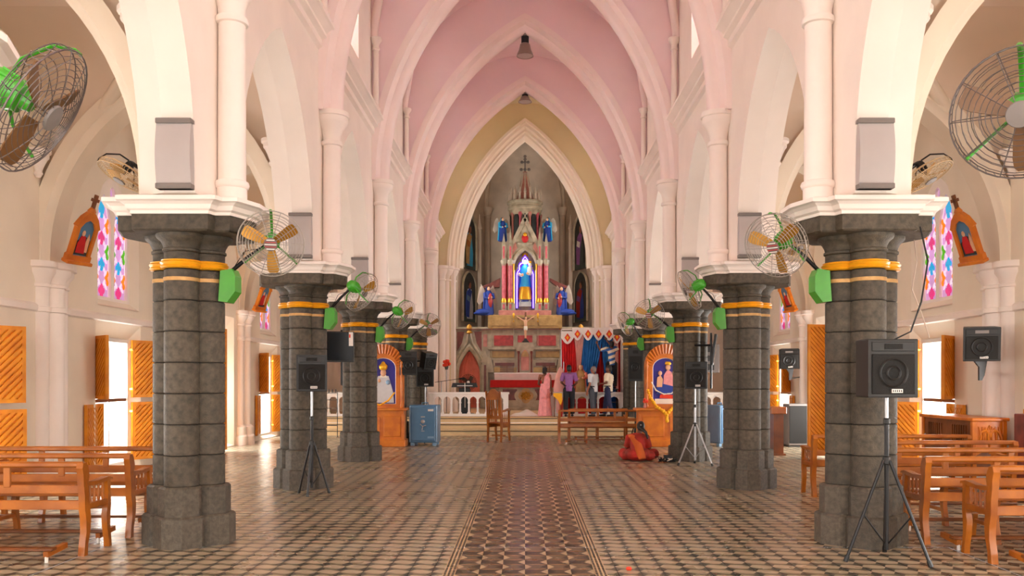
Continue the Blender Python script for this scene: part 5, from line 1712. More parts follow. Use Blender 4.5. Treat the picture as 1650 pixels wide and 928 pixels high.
# side door holes in the back wall
dcx = 2.27
door = lambda c: lancet_hole(c, 0.44, 0.56, 1.9, 1.02, 8)
o = [(-2.85, Z(0.53)), (2.85, Z(0.53)), (2.85, Z(3.80)), (-2.85, Z(3.80))]
hl = [[(x, z - 0.53) for x, z in door(q * dcx)] for q in (-1, 1)]
R('back_wall', MB().shell([(0.0, o), (0.55, o)], [[(0.0, h), (0.55, h)] for h in hl], 'Y'), 'marble')
R('cornice', MB().box((0, 0.2, Z(3.80)), (5.8, 0.62, 0.10), bev=0.02), 'marble')
R('cornice_line', MB().box((0, -0.115, Z(3.755)), (5.7, 0.03, 0.03)), 'marble_maroon')
for q in (-1, 1):
    X0 = q * dcx
    mb = MB(); arch_sweep(mb, X0, 0.44, Z(1.9), 1.02, [(0.0, 0.05), (-0.01, -0.03), (0.05, -0.07), (0.12, -0.09), (0.17, -0.06), (0.20, 0.0)], 'Y', 0.0, 10, leg=1.3)
    R('door_arch', mb, 'marble', 40)
    # ogee hood
    for sg in (-1, 1):
        pts = [(X0 + sg * 0.66, -0.05, Z(2.20)), (X0 + sg * 0.50, -0.06, Z(2.62)), (X0 + sg * 0.28, -0.06, Z(2.95)), (X0 + sg * 0.12, -0.06, Z(3.2)), (X0 + sg * 0.04, -0.06, Z(3.6))]
        R('hood_mould', MB().tube(pts, [0.06, 0.06, 0.055, 0.05, 0.04], 8), 'marble', 50)
        R('spandrel_panel', MB().prism([(X0 + sg * 0.20, Z(3.66)), (X0 + sg * 0.50, Z(3.66)), (X0 + sg * 0.50, Z(2.85)), (X0 + sg * 0.30, Z(3.20))], -0.02, 0.02, 'Y'), 'marble_maroon')
    R('hood_finial', MB().lathe([(0.05, 0), (0.14, 0.06), (0.08, 0.14), (0.15, 0.22), (0.10, 0.34), (0.0, 0.42)], (X0, -0.06, Z(3.56)), 8, sy=0.6), 'fan_gold', 30)
    # curtain in the door
    n = 14
    rows = []
    for zz, k in ((0.55, 1.0), (1.4, 0.9), (2.2, 0.8), (2.85, 0.5)):
        hw = 0.46 if zz < 2 else lancet_x(zz, 0.46, 1.9, 1.0) + 0.02
        f = [(X0 - hw + 2 * hw * j / n, 0.20 + 0.03 * sin(j * 1.9) * k, Z(zz)) for j in range(n + 1)]
        rows.append(f + [(x, y + 0.02, z) for x, y, z in reversed(f)])
    R('door_curtain', MB().loft(rows), 'pink_curtain', 50)
    # gabled buttress between door and altar
    bx = q * 1.62
    R('buttress', MB().box((bx, -0.08, Z(1.55)), (0.26, 0.26, 2.0)), 'marble')
    R('buttress_gable', MB().prism([(bx - 0.17, Z(2.40)), (bx + 0.17, Z(2.40)), (bx, Z(2.88))], -0.22, 0.02, 'Y'), 'marble')
    R('buttress_panel', MB().box((bx, -0.215, Z(1.6)), (0.09, 0.02, 1.4)), 'marble_maroon')
    R('upper_panel', MB().box((bx, -0.01, Z(3.30)), (0.16, 0.04, 0.50)), 'marble_pink')
    # console scrolls beside the mensa
    R('console', MB().prism([(q * 1.26, Z(2.0)), (q * 1.5, Z(2.0)), (q * 1.52, Z(2.66)), (q * 1.44, Z(2.70)), (q * 1.40, Z(2.58)), (q * 1.34, Z(2.52)), (q * 1.30, Z(2.3))], -0.5, -0.02, 'Y'), 'marble')
    R('red_panel', MB().box((q * 0.87, -0.01, Z(3.30)), (0.78, 0.05, 0.42), bev=0.01), 'marble_red')
    R('ochre_panel', MB().box((q * 0.92, -0.02, Z(2.74)), (0.98, 0.05, 0.26), bev=0.01), 'marble_ochre')
    R('gradine_panel', MB().box((q * 0.82, -0.42, Z(2.33)), (0.78, 0.04, 0.12)), 'marble_maroon')
R('middle_red_panel', MB().box((0, -0.01, Z(3.30)), (0.6, 0.05, 0.42), bev=0.01), 'marble_red')
R('band_moulding', MB().box((0, -0.06, Z(2.96)), (3.0, 0.14, 0.08), bev=0.015), 'marble')
R('band_moulding', MB().box((0, -0.06, Z(2.54)), (3.0, 0.16, 0.08), bev=0.015), 'marble')
R('gradine', MB().box((0, -0.22, Z(2.25)), (2.56, 0.40, 0.50)), 'marble')
R('gradine', MB().box((0, -0.30, Z(2.10)), (2.5, 0.42, 0.20), bev=0.01), 'marble_ochre')
# tabernacle
tb = R('tabernacle', MB().prism([(-0.34, Z(1.98)), (0.34, Z(1.98)), (0.34, Z(3.0)), (0.36, Z(3.05)), (0.30, Z(3.2)), (-0.30, Z(3.2)), (-0.36, Z(3.05)), (-0.34, Z(3.0))], -0.62, -0.1, 'Y'), 'marble')
R('tabernacle_door', MB().prism([(x, z - 0.53) for x, z in lancet_hole(0, 0.16, 2.08, 2.6, 0.32, 6)], -0.66, -0.60, 'Y'), 'marble_pink', par=tb)
R('tabernacle_arch', MB().prism([(x, z - 0.53) for x, z in lancet_hole(0, 0.14, 2.62, 2.64, 0.24, 6)], -0.68, -0.62, 'Y'), 'marble_ochre', par=tb)
for q in (-1, 1):
    R('colonnette', MB().lathe([(0.05, Z(2.0)), (0.03, Z(2.06)), (0.03, Z(2.7)), (0.05, Z(2.78)), (0.05, Z(2.85))], (q * 0.26, -0.66, 0), 10), 'marble_maroon', 40, tb)
# stepped plinth under the niche
R('upper_step', MB().box((0, 0.25, Z(4.06)), (3.0, 0.8, 0.54), bev=0.02), 'marble_ochre')
R('upper_step', MB().box((0, 0.32, Z(4.43)), (2.15, 0.6, 0.22), bev=0.015), 'marble_pink')
for k in range(3):
    R('step_panel', MB().box((-0.95 + k * 0.95, -0.16, Z(4.06)), (0.80, 0.03, 0.34), bev=0.008), 'marble_ochre')
# aedicule
for q in (-1, 1):
    for xx, r in ((0.87, 0.085), (0.60, 0.095)):
        R('column_pedestal', MB().box((q * xx, 0.25, Z(4.70)), (0.20, 0.24, 0.34), bev=0.015), 'marble')
        R('pedestal_panel', MB().box((q * xx, 0.125, Z(4.70)), (0.09, 0.02, 0.20)), 'rose_column')
        R('rose_column', MB().lathe([(r + 0.03, 4.87), (r + 0.03, 4.90), (r, 4.94), (r, 6.40), (r + 0.02, 6.42)], (q * xx, 0.25, -0.53), 14), 'rose_column', 40)
        R('column_base', MB().lathe([(r + 0.035, 4.86), (r + 0.04, 4.92), (r + 0.01, 5.04)], (q * xx, 0.25, -0.53), 14), 'gold', 40)
        R('column_capital', MB().lathe([(r, 6.38), (r + 0.02, 6.44), (r + 0.06, 6.54), (r + 0.06, 6.60), (0, 6.60)], (q * xx, 0.25, -0.53), 14), 'marble', 40)
        R('pinnacle_shaft', MB().box((q * xx, 0.25, Z(6.92)), (0.15, 0.15, 0.66)), 'marble')
        R('pinnacle_panel', MB().box((q * xx, 0.17, Z(6.92)), (0.07, 0.02, 0.5)), 'rose_column')
        R('pinnacle', MB().lathe([(0.13, 7.24), (0.10, 7.30), (0.0, 7.72 if xx > 0.7 else 8.05)], (q * xx, 0.25, -0.53), 4, a0=pi / 4), 'marble')
    R('red_backing', MB().box((q * 0.735, 0.36, Z(5.62)), (0.15, 0.06, 1.75)), 'niche_red')
    R('gold_colonnette', MB().lathe([(0.05, 4.60), (0.03, 4.70), (0.03, 6.40), (0.05, 6.45)], (q * 0.46, 0.20, -0.53), 10), 'gold', 40)
    R('small_pedestal', MB().box((q * 0.46, 0.22, Z(4.68)), (0.13, 0.2, 0.30)), 'marble')
nh = [(x, z - 0.53) for x, z in lancet_hole(0, 0.44, 4.56, 6.30, 0.72, 8)]
go = [(-0.72, Z(4.54)), (0.72, Z(4.54)), (0.72, Z(6.60)), (0.74, Z(6.75)), (0.0, Z(8.30)), (-0.74, Z(6.75)), (-0.72, Z(6.60))]
R('gable', MB().shell([(0.30, go), (0.55, go)], [[(0.30, nh), (0.55, nh)]], 'Y'), 'marble')
for q in (-1, 1):
    R('gable_coping', MB().bar((q * 0.78, 0.30, Z(6.72)), (0, 0.30, Z(8.34)), 0.07, 0.16), 'marble')
    R('spandrel_panel', MB().prism([(q * 0.32, Z(7.12)), (q * 0.60, Z(6.72)), (q * 0.66, Z(6.80)), (q * 0.40, Z(7.36))], 0.26, 0.30, 'Y'), 'marble_pink')
mb = MB(); arch_sweep(mb, 0, 0.44, Z(6.30), 0.72, [(0.0, 0.1), (0.0, 0.0), (0.06, -0.05), (0.12, -0.03), (0.14, 0.04)], 'Y', 0.28, 10, leg=0.0)
R('niche_arch', mb, 'marble', 40)
R('gable_cross', MB().box((0, 0.30, Z(8.48)), (0.05, 0.05, 0.30)).box((0, 0.30, Z(8.52)), (0.18, 0.05, 0.05)), 'marble')
R('gable_clouds', MB().sphere((-0.16, 0.28, Z(7.30)), (0.16, 0.05, 0.07), 10, 6).sphere((0.16, 0.28, Z(7.30)), (0.16, 0.05, 0.07), 10, 6).sphere((0, 0.28, Z(7.26)), (0.18, 0.06, 0.08), 10, 6), 'marble')
R('gable_relief', MB().sphere((0.0, 0.26, Z(7.50)), (0.14, 0.06, 0.17), 12, 8), 'niche_red', 60)
R('gable_relief_head', MB().sphere((0.0, 0.24, Z(7.66)), (0.08, 0.06, 0.09), 12, 8), 'gold', 60)
R('niche_back', MB().box((0, 0.95, Z(5.7)), (1.1, 0.04, 2.4)), 'niche_red')
# violet cusped neon frame with white tubes
cusp = [(-0.385, 4.66), (-0.385, 6.08), (-0.34, 6.22), (-0.27, 6.28), (-0.28, 6.44), (-0.22, 6.54), (-0.12, 6.56), (-0.13, 6.70), (0.0, 6.86)]
cusp = cusp + [(-x, z) for x, z in reversed(cusp[:-1])]
inn = [(-0.29, 4.66), (-0.29, 6.02), (-0.25, 6.12), (-0.19, 6.20), (-0.20, 6.36), (-0.15, 6.43), (-0.08, 6.46), (-0.06, 6.60), (0.0, 6.70)]
inn = inn + [(-x, z) for x, z in reversed(inn[:-1])]
mb = MB()
for a, b in (((0.50)), (0.50)) and []: pass
n = len(cusp)
for y0, y1 in ((0.42, 0.50),):
    vs = [(x, y0, Z(z)) for x, z in cusp] + [(x, y0, Z(z)) for x, z in inn] + [(x, y1, Z(z)) for x, z in cusp] + [(x, y1, Z(z)) for x, z in inn]
    fs = []
    for k in range(n - 1):
        fs += [(k, k + 1, n + k + 1, n + k), (2 * n + k, 3 * n + k, 3 * n + k + 1, 2 * n + k + 1), (k, 2 * n + k, 2 * n + k + 1, k + 1), (n + k, n + k + 1, 3 * n + k + 1, 3 * n + k)]
    mb.add(vs, fs)
R('violet_light_frame', mb, 'neon_violet')
R('white_light_tube', MB().tube([((a[0] + b[0]) / 2, 0.40, Z((a[1] + b[1]) / 2)) for a, b in zip(cusp, inn)], 0.016, 6), 'neon_white')
for q in (-1, 1):
    R('light_tube', MB().cyl((q * 0.43, 0.26, Z(4.62)), (q * 0.43, 0.26, Z(6.2)), 0.014, n=6), 'neon_white')
# turret
TY = 1.15
R('turret_drum', MB().lathe([(0.60, 4.5), (0.60, 8.7)], (0, TY, -0.53), 24), 'marble', 40)
for k in range(5):
    a = -pi / 2 + (k - 2) * 0.62
    px, py = 0.61 * cos(a), TY + 0.61 * sin(a)
    R('opening_shade_plate', MB().prism([(x, z - 0.53) for x, z in lancet_hole(0, 0.11, 7.2, 8.4, 0.28, 5)], -0.03, 0.03, 'Y', (px, py, 0), Matrix.Rotation(a + pi / 2, 3, 'Z')), 'canvas_dark')  # dark plate on the solid drum, coloured as the shade inside an opening
    a2 = a + 0.31
    R('turret_shaft', MB().lathe([(0.06, 7.0), (0.05, 7.1), (0.05, 8.45), (0.08, 8.58), (0.08, 8.65)], (0.64 * cos(a2), TY + 0.64 * sin(a2), -0.53), 8), 'rose_column' if k % 2 else 'marble_pink', 40)
R('turret_frieze', MB().lathe([(0.60, 8.55), (0.68, 8.60), (0.68, 8.80), (0.73, 8.84), (0.73, 8.92), (0.70, 8.95), (0.70, 9.05), (0.76, 9.09), (0.76, 9.16), (0.3, 9.19)], (0, TY, -0.53), 28), 'marble', 30)
for k in range(9):
    a = -pi / 2 + (k - 4) * 0.34
    R('crown_pinnacle', MB().lathe([(0.055, 9.16), (0.045, 9.45), (0.065, 9.47), (0.0, 9.80)], (0.66 * cos(a), TY + 0.66 * sin(a), -0.53), 6), 'apse_grey')
R('spire', MB().lathe([(0.38, 9.16), (0.36, 9.22), (0.27, 9.6), (0.09, 10.40), (0.11, 10.42), (0.06, 10.46)], (0, TY, -0.53), 8), 'marble_pink')
for k in range(8):
    a = k * pi / 4
    R('spire_rib', MB().tube([(0.37 * cos(a), TY + 0.37 * sin(a), Z(9.18)), (0.28 * cos(a), TY + 0.28 * sin(a), Z(9.6)), (0.09 * cos(a), TY + 0.09 * sin(a), Z(10.40))], 0.03, 6), 'apse_grey')
cr = MB().box((0, TY, Z(10.75)), (0.06, 0.06, 0.72))
for (x, z) in ((0, 10.98), (-0.13, 10.86), (0.13, 10.86), (0, 10.86), (-0.16, 10.55), (0.16, 10.55), (0, 10.55), (0, 11.1)):
    cr.sphere((x, TY, Z(z)), (0.07, 0.05, 0.065), 8, 6)
R('finial_cross', cr, 'panel_dark', 60)

# robed figures ------------------------------------------------------
def robed(t, sc, robe, mantle, skin='skin_pale', halo=None, org=(0, 0, 0), lean=0.0):
    """standing robed statue facing -Y with height 1.0*sc"""
    O = Vector(org)
    def put(n, mb, m):
        o = mb.build(n, m, t, 60); o.location = O; o.scale = (sc, sc, sc); o.rotation_euler = (lean, 0, 0)
    rb = MB()
    n = 20
    rings = []
    for (z, rx, ry, fold) in ((0.0, 0.17, 0.13, 0.10), (0.15, 0.16, 0.12, 0.10), (0.40, 0.14, 0.105, 0.07), (0.60, 0.125, 0.09, 0.03), (0.74, 0.135, 0.08, 0.0), (0.82, 0.07, 0.06, 0.0), (0.85, 0.04, 0.04, 0)):
        rings.append([(rx * (1 + fold * sin(7 * 2 * pi * k / n)) * cos(2 * pi * k / n), ry * (1 + fold * sin(7 * 2 * pi * k / n)) * sin(2 * pi * k / n), z) for k in range(n)])
    rb.loft(rings)
    put('robe', rb, robe)
    mt = MB()
    mt.tube([(-0.15, -0.02, 0.76), (-0.17, -0.06, 0.60), (-0.08, -0.14, 0.56)], [0.05, 0.05, 0.035], 10)
    mt.tube([(0.15, -0.02, 0.76), (0.18, -0.05, 0.60), (0.08, -0.14, 0.60)], [0.05, 0.05, 0.035], 10)
    mt.loft([[(rx * cos(a), ry * sin(a) + 0.02, z) for a in [RAD(-20 + 220 * k / 14.0) for k in range(15)]] + [(rx * 0.86 * cos(a), ry * 0.8 * sin(a) + 0.02, z) for a in [RAD(-20 + 220 * k / 14.0) for k in reversed(range(15))]] for z, rx, ry in ((0.05, 0.21, 0.16), (0.4, 0.18, 0.14), (0.76, 0.16, 0.10), (0.86, 0.08, 0.08), (0.97, 0.078, 0.08))])
    put('mantle', mt, mantle)
    hd = MB().sphere((0, -0.02, 0.91), (0.055, 0.065, 0.075), 14, 10).sphere((0, -0.085, 0.905), (0.012, 0.014, 0.018), 6, 5).sphere((-0.06, -0.15, 0.575), (0.03, 0.03, 0.035), 8, 6).sphere((0.06, -0.15, 0.61), (0.03, 0.03, 0.035), 8, 6)
    put('face_and_hands', hd, skin)
    return put
# lit statue
st = thing('madonna_statue', 'blue and white crowned statue holding a child in the lit niche', 'statue', (0, RY + 0.62, 4.72))
ped = MB().box((0, 0, 0.09), (0.52, 0.44, 0.18), bev=0.015).box((0, 0, 0.24), (0.46, 0.4, 0.14), bev=0.015)
ped.build('pedestal', 'shirt_pale', st, None)
MB().box((0, -0.20, 0.24), (0.30, 0.02, 0.06)).build('pedestal_panel', 'robe_navy', st, None)
put = robed(st, 1.75, 'statue_blue', 'statue_white', org=(0, 0, 0.30))
put('child', MB().sphere((0.11, -0.15, 0.68), (0.06, 0.05, 0.10), 10, 8).sphere((0.12, -0.16, 0.81), (0.04, 0.04, 0.048), 10, 8), 'statue_white')
put('gold_hem', MB().lathe([(0.185, 0.0), (0.185, 0.02), (0.165, 0.20), (0.14, 0.30)], (0, -0.015, 0), 20, sy=0.78), 'gold')
put('veil', MB().lathe([(0.085, 0.84), (0.08, 0.94), (0.05, 1.0), (0.0, 1.01)], (0, 0.008, 0), 14), 'statue_white')
put('crown', MB().lathe([(0.05, 0.97), (0.075, 1.03), (0.085, 1.09), (0.03, 1.08), (0.0, 1.13)], (0, 0, 0), 12), 'gold')
put('child_crown', MB().lathe([(0.03, 0.84), (0.042, 0.89), (0.0, 0.91)], (0.12, -0.16, 0), 10), 'gold')
nl = bpy.data.lights.new('niche_lamp', 'AREA'); nl.energy = 5; nl.size = 0.25; nl.color = (1, 0.95, 0.98)
nlo = bpy.data.objects.new('niche_lamp', nl); COL.objects.link(nlo); nlo.location = (0, RY + 0.36, 6.62)
nlo.rotation_euler = Vector((0, 0.25, -1.1)).to_track_quat('-Z', 'Y').to_euler()
# angels
def angel(label, x, z, y, sc, kneel, s):
    a = thing('angel_statue', label, 'statue', (x, y, z), RAD(-25 * s), group='angel statues on the reredos')
    put = robed(a, sc, 'robe_navy' if kneel else 'robe_navy', 'robe_navy' if kneel else 'statue_blue')
    if kneel:
        put('kneeling_train', MB().sphere((s * 0.16, 0.02, 0.10), (0.32, 0.17, 0.12), 14, 8).sphere((s * 0.30, 0.02, 0.05), (0.25, 0.14, 0.06), 12, 6), 'robe_navy')
        put('tunic', MB().sphere((-s * 0.03, -0.09, 0.50), (0.085, 0.06, 0.26), 12, 8), 'marble_red')
    put('hair', MB().sphere((0, 0.012, 0.945), (0.06, 0.06, 0.06), 12, 8), 'hair')
    wg = MB()
    for q in (-1, 1):
        wg.prism([(q * 0.04, 0.62), (q * 0.12, 0.92), (q * 0.22, 1.06 if kneel else 0.98), (q * 0.30, 0.86), (q * 0.38, 0.46), (q * 0.30, 0.36), (q * 0.2, 0.44)], 0.10, 0.135, 'Y')
    put('wings', wg, 'apse_grey')
for s in (-1, 1):
    angel('kneeling angel in blue on the %s end of the reredos' % sidename[s], s * 1.50, 4.35, RY + 0.2, 1.18, True, s)
    angel('small standing blue angel on the %s side of the turret' % sidename[s], s * 0.93, 7.42, RY + 0.52, 1.0, False, s)
    c = thing('angel_canopy', 'dark red pointed canopy above the %s kneeling angel' % sidename[s], 'canopy', (s * 1.42, RY + 0.75, 5.5))
    MB().prism([(-0.40, 0.06), (0.0, 0.22), (0.40, 0.42) if s < 0 else (0.02, 0.22), (0.40, 0.30) if s < 0 else (0.40, 0.06), (0.36, 0.04), (0, 0.0), (-0.36, 0.0)] if s < 0 else [(0.40, 0.06), (0.0, 0.22), (-0.40, 0.42), (-0.40, 0.30), (0, 0.0), (0.36, 0.0)], -0.2, 0.2, 'Y').build('roof', 'marble_maroon', c, None)
    MB().box((-s * 0.22, 0.1, -0.5), (0.07, 0.07, 1.1)).build('post', 'apse_grey', c, None)
# crucifix on the tabernacle
cx = thing('crucifix', 'dark crucifix with pale figure above the tabernacle', 'crucifix', (0.02, RY - 0.35, 3.20))
MB().box((0, 0.03, 0.62), (0.07, 0.05, 1.22)).box((0, 0.03, 0.98), (0.62, 0.05, 0.07)).build('cross', 'wood_dark', cx, None)
MB().lathe([(0.14, 0), (0.14, 0.05), (0.08, 0.10), (0.06, 0.16)], n=10).build('foot', 'black_plastic', cx)
cb = MB()
cb.tube([(0, -0.03, 0.18), (0.0, -0.05, 0.42), (0.01, -0.04, 0.60)], [0.035, 0.05, 0.06], 10)
cb.tube([(0.01, -0.04, 0.58), (0, -0.04, 0.72), (0, -0.03, 0.86), (0, -0.03, 0.93)], [0.065, 0.06, 0.075, 0.035], 10)
for q in (-1, 1):
    cb.tube([(q * 0.04, -0.03, 0.86), (q * 0.20, -0.03, 0.96), (q * 0.36, -0.02, 1.06)], [0.035, 0.026, 0.018], 8)
cb.sphere((0.015, -0.045, 0.985), (0.045, 0.05, 0.06), 10, 8)
cb.build('body', 'skin_pale', cx)
MB().lathe([(0.07, 0.50), (0.08, 0.56), (0.07, 0.66)], (0.005, -0.04, 0), 12).build('loincloth', 'statue_white', cx)
# candlesticks
for x, zb, lab in ((-1.36, 2.58, 'far left'), (-0.46, 2.95, 'inner left'), (0.52, 2.95, 'inner right'), (1.42, 2.58, 'far right')):
    c = thing('candlestick', 'tall thin altar candlestick with gold top, %s' % lab, 'candlestick', (x, RY - 0.09 if abs(x) > 1 else RY - 0.12, zb), group='candlesticks on the reredos')
    h = 4.15 - zb if abs(x) > 1 else 4.42 - zb
    MB().lathe([(0.03, 0), (0.015, 0.03), (0.012, h - 0.4), (0.02, h - 0.38)], n=8).build('stem', 'steel' if x > 1 else 'marble', c)
    MB().lathe([(0.015, h - 0.42), (0.045, h - 0.34), (0.02, h - 0.28), (0.04, h - 0.2), (0.05, h - 0.06), (0.02, h)], n=10).build('gold_top', 'gold', c)

# ================================================================== PAINTED SAINT NICHES ON THE APSE WALLS
def saint(label, s, z0, h, kind):
    px, py = s * 2.42, 36.95
    th = RAD(66) * (1 if s < 0 else -1)
    t = thing('saint_painting', label, 'painting', (px, py, z0), th, group='painted saints in the apse')
    W = 0.54
    sh = h * 0.68
    pan = lancet_hole(0, W, 0, sh, h - sh, 8)
    MB().prism(pan, -0.06, 0.0, 'Y').build('canvas', 'canvas_dark', t, None)
    mb = MB(); arch_sweep(mb, 0, W, sh, h - sh, [(0.0, 0.0), (0.0, -0.10), (0.05, -0.14), (0.10, -0.12), (0.14, -0.06), (0.2, -0.05), (0.24, 0.0)] if kind in (0, 2) else [(0.0, 0.0), (0.0, -0.08), (0.05, -0.10), (0.08, 0.0)], 'Y', 0.0, 8, leg=sh)
    mb.build('frame', 'marble', t, 40)
    def fl(n, poly, m, dd=-0.075):
        MB().prism([(x * s * -1 if False else x, z * h) for x, z in poly], dd, -0.05, 'Y').build(n, m, t, None)
    robe, cloak, prop = [('statue_blue', 'marble_ochre', 'wood'), ('shirt_pale', 'robe_navy', 'safe_blue'), ('canvas_green', 'shirt_purple', 'white_cloth'), ('robe_navy', 'saree_red', 'shirt_purple')][kind]
    fl('ground', [(-0.5, 0.0), (0.5, 0.0), (0.5, 0.10), (-0.5, 0.12)], 'canvas_green', -0.065)
    fl('painted_robe', [(-0.24, 0.06), (0.26, 0.06), (0.30, 0.30), (0.20, 0.56), (0.16, 0.66), (-0.16, 0.66), (-0.24, 0.5)], robe)
    fl('painted_cloak', [(-0.32, 0.10), (-0.06, 0.08), (0.0, 0.40), (0.18, 0.62), (-0.05, 0.68), (-0.26, 0.60), (-0.36, 0.36)], cloak, -0.085)
    fl('painted_book', [(-0.30, 0.44), (-0.05, 0.40), (0.0, 0.50), (-0.26, 0.54)], prop, -0.095)
    MB().sphere((0.02, -0.07, 0.74 * h), (0.11, 0.04, 0.075 * h), 12, 8).build('painted_face', 'skin', t)
    MB().sphere((0.02, -0.065, 0.765 * h), (0.13, 0.035, 0.075 * h), 12, 8).build('painted_hair', 'hair', t)
    return t
for s in (-1, 1):
    nm = sidename[s]
    saint('upper painted saint in %s robes in the %s apse niche' % (('blue', nm) if s < 0 else ('green', nm)), s, 6.42, 2.30, 0 if s < 0 else 2)
    saint('lower painted saint in a pointed frame in the %s apse niche' % nm, s, 4.18, 2.10, 1 if s < 0 else 3)
    # slim pinnacled pilasters beside the niches
    for (px, py) in ((s * 1.98, 37.7), (s * 2.85, 35.75)):
        MB().box((px, py, 4.4), (0.16, 0.16, 7.7)).lathe([(0.16, 8.25), (0.05, 8.6), (0.02, 8.9)], (px, py, 0), 4, a0=pi / 4).build('apse_pilaster', 'apse_grey', bpy.data.objects['wall_apse'], None)

# ================================================================== CURTAINED CANOPY
t = thing('curtain_canopy', 'red and blue curtained canopy with white scalloped valance', 'canopy', (2.15, 28.78, 0.53))
t.scale = (0.91, 0.9, 0.965)
def curtain(n, m, edges, y, amp, waves, parent=t, th=0.015, cols=36):
    """edges: list of (z, xl, xr)"""
    rows = []
    for (z, xl, xr) in edges:
        f = []
        for j in range(cols + 1):
            u = j / cols
            f.append((xl + (xr - xl) * u, y + amp * sin(2 * pi * waves * u), z))
        rows.append(f + [(a, b + th, c) for a, b, c in reversed(f)])
    return MB().loft(rows).build(n, m, parent, 50)
curtain('red_side_curtain', 'red_curtain', [(0.0, -1.02, -0.45), (1.4, -1.02, -0.45), (2.75, -1.04, -0.42)], -0.25, 0.035, 7)
curtain('red_back_curtain', 'red_curtain', [(0.0, -0.5, 1.0), (2.8, -0.5, 1.0)], 0.55, 0.04, 14)
curtain('white_gathered_curtain', 'white_curtain', [(0.0, -0.47, -0.36), (1.45, -0.48, -0.36), (2.1, -0.52, -0.30), (2.75, -0.60, -0.22)], -0.30, 0.02, 5)
curtain('blue_left_swag', 'blue_curtain', [(0.1, -0.34, -0.14), (0.9, -0.36, -0.02), (1.4, -0.36, 0.20), (2.0, -0.34, 0.34), (2.75, -0.30, 0.46)], -0.22, 0.03, 8)
curtain('blue_right_swag', 'blue_curtain', [(0.1, 0.80, 0.94), (0.9, 0.68, 0.95), (1.4, 0.52, 0.96), (2.0, 0.44, 0.92), (2.75, 0.40, 0.86)], -0.20, 0.03, 7)
curtain('pink_right_curtain', 'white_curtain', [(0.0, 0.94, 1.02), (1.4, 0.92, 1.02), (2.75, 0.80, 1.02)], -0.24, 0.02, 4)
curtain('red_right_curtain', 'red_curtain', [(0.0, 1.0, 1.10), (2.75, 0.98, 1.10)], -0.16, 0.02, 3)
def valance(x0, x1, zt, n, y):
    w = (x1 - x0) / n
    poly = [(x0, zt)]
    poly += [(x0, zt - 0.22)]
    for k in range(n):
        for q in range(1, 9):
            a = pi * q / 8
            poly.append((x0 + w * k + w * q / 8.0, zt - 0.22 - 0.22 * sin(a)))
    poly += [(x1, zt)]
    MB().prism(poly, y - 0.02, y, 'Y').build('valance', 'white_cloth', t, None)
    for k in range(n):
        c = x0 + w * (k + 0.5)
        MB().prism([(c - 0.11, zt - 0.22), (c, zt - 0.37), (c + 0.11, zt - 0.22), (c, zt - 0.07)], y - 0.035, y - 0.018, 'Y').build('valance_diamond', 'flower_red', t, None)
        MB().prism([(c - 0.05, zt - 0.22), (c, zt - 0.29), (c + 0.05, zt - 0.22), (c, zt - 0.15)], y - 0.045, y - 0.03, 'Y').build('diamond_centre', 'garland', t, None)
valance(-0.66, 0.86, 2.98, 4, -0.36)
valance(-1.06, -0.60, 2.86, 1, -0.32)
valance(0.80, 1.12, 2.88, 1, -0.30)
for xx in (-1.03, -0.58, 1.08):
    MB().cyl((xx, 0.0, 0), (xx, 0.0, 2.9), 0.025, n=8).build('pole', 'steel', t)
MB().box((0.02, 0.1, 2.92), (2.1, 0.9, 0.03)).build('roof_board', 'white_cloth', t, None)

# statue being dressed, yellow cloth table, jug
t = thing('robed_statue', 'peach robed statue standing before the red curtain', 'statue', (1.80, 28.15, 0.53))
MB().box((0, 0, 0.28), (0.5, 0.4, 0.56), bev=0.02).build('pedestal', 'red_cloth', t, None)
put = robed(t, 1.10, 'marble_ochre', 'pink_curtain', org=(0, 0, 0.56))
put('raised_arm', MB().tube([(0.13, -0.02, 0.74), (0.24, -0.04, 0.62), (0.36, -0.05, 0.46)], [0.05, 0.04, 0.02], 8), 'skin_pale')
put('hair', MB().sphere((0, 0.015, 0.93), (0.065, 0.07, 0.07), 10, 8), 'marble_ochre')
t = thing('white_drape', 'pale cloth draped over a stand left of the purple shirted man', 'cloth', (1.16, 28.2, 0.53))
MB().lathe([(0.22, 0), (0.20, 0.5), (0.24, 0.9), (0.16, 1.3), (0.05, 1.55), (0.0, 1.6)], n=14, sy=0.6).build('folds', 'white_curtain', t)
MB().cyl((0.1, 0, 0), (0.1, 0, 1.75), 0.015, n=8).build('pole', 'steel', t)
t = thing('offering_table', 'small table under a yellow cloth beside the saree', 'table', (1.02, 27.2, 0.53))
t.scale = (0.68, 0.9, 1.0)
for xx in (-0.14, 0.14):
    for yy in (-0.1, 0.1):
        MB().box((xx, yy, 0.34), (0.04, 0.04, 0.68)).build('leg', 'wood_dark', t, None)
MB().box((0, 0, 0.70), (0.36, 0.28, 0.04)).build('top', 'wood_dark', t, None)
MB().prism([(-0.20, 0.74), (0.20, 0.74), (0.21, 0.50), (0.14, 0.36), (0.02, 0.52), (-0.20, 0.66)], -0.16, 0.16, 'Y').build('yellow_cloth', 'garland', t, None)
MB().prism([(0.10, 0.60), (0.24, 0.52), (0.22, 0.0), (0.10, 0.0)], -0.05, 0.10, 'Y').build('red_cloth', 'red_cloth', t, None)
t = thing('metal_jug', 'small metal jug standing on the right altar rail', 'jug', (1.98, 27.64, 1.30))
MB().lathe([(0.04, 0), (0.055, 0.04), (0.05, 0.12), (0.035, 0.15), (0.045, 0.18)], n=12).build('pot', 'steel', t)
MB().tube([(0.045, 0, 0.15), (0.09, 0, 0.12), (0.05, 0, 0.05)], 0.008, 6).build('handle', 'steel', t)
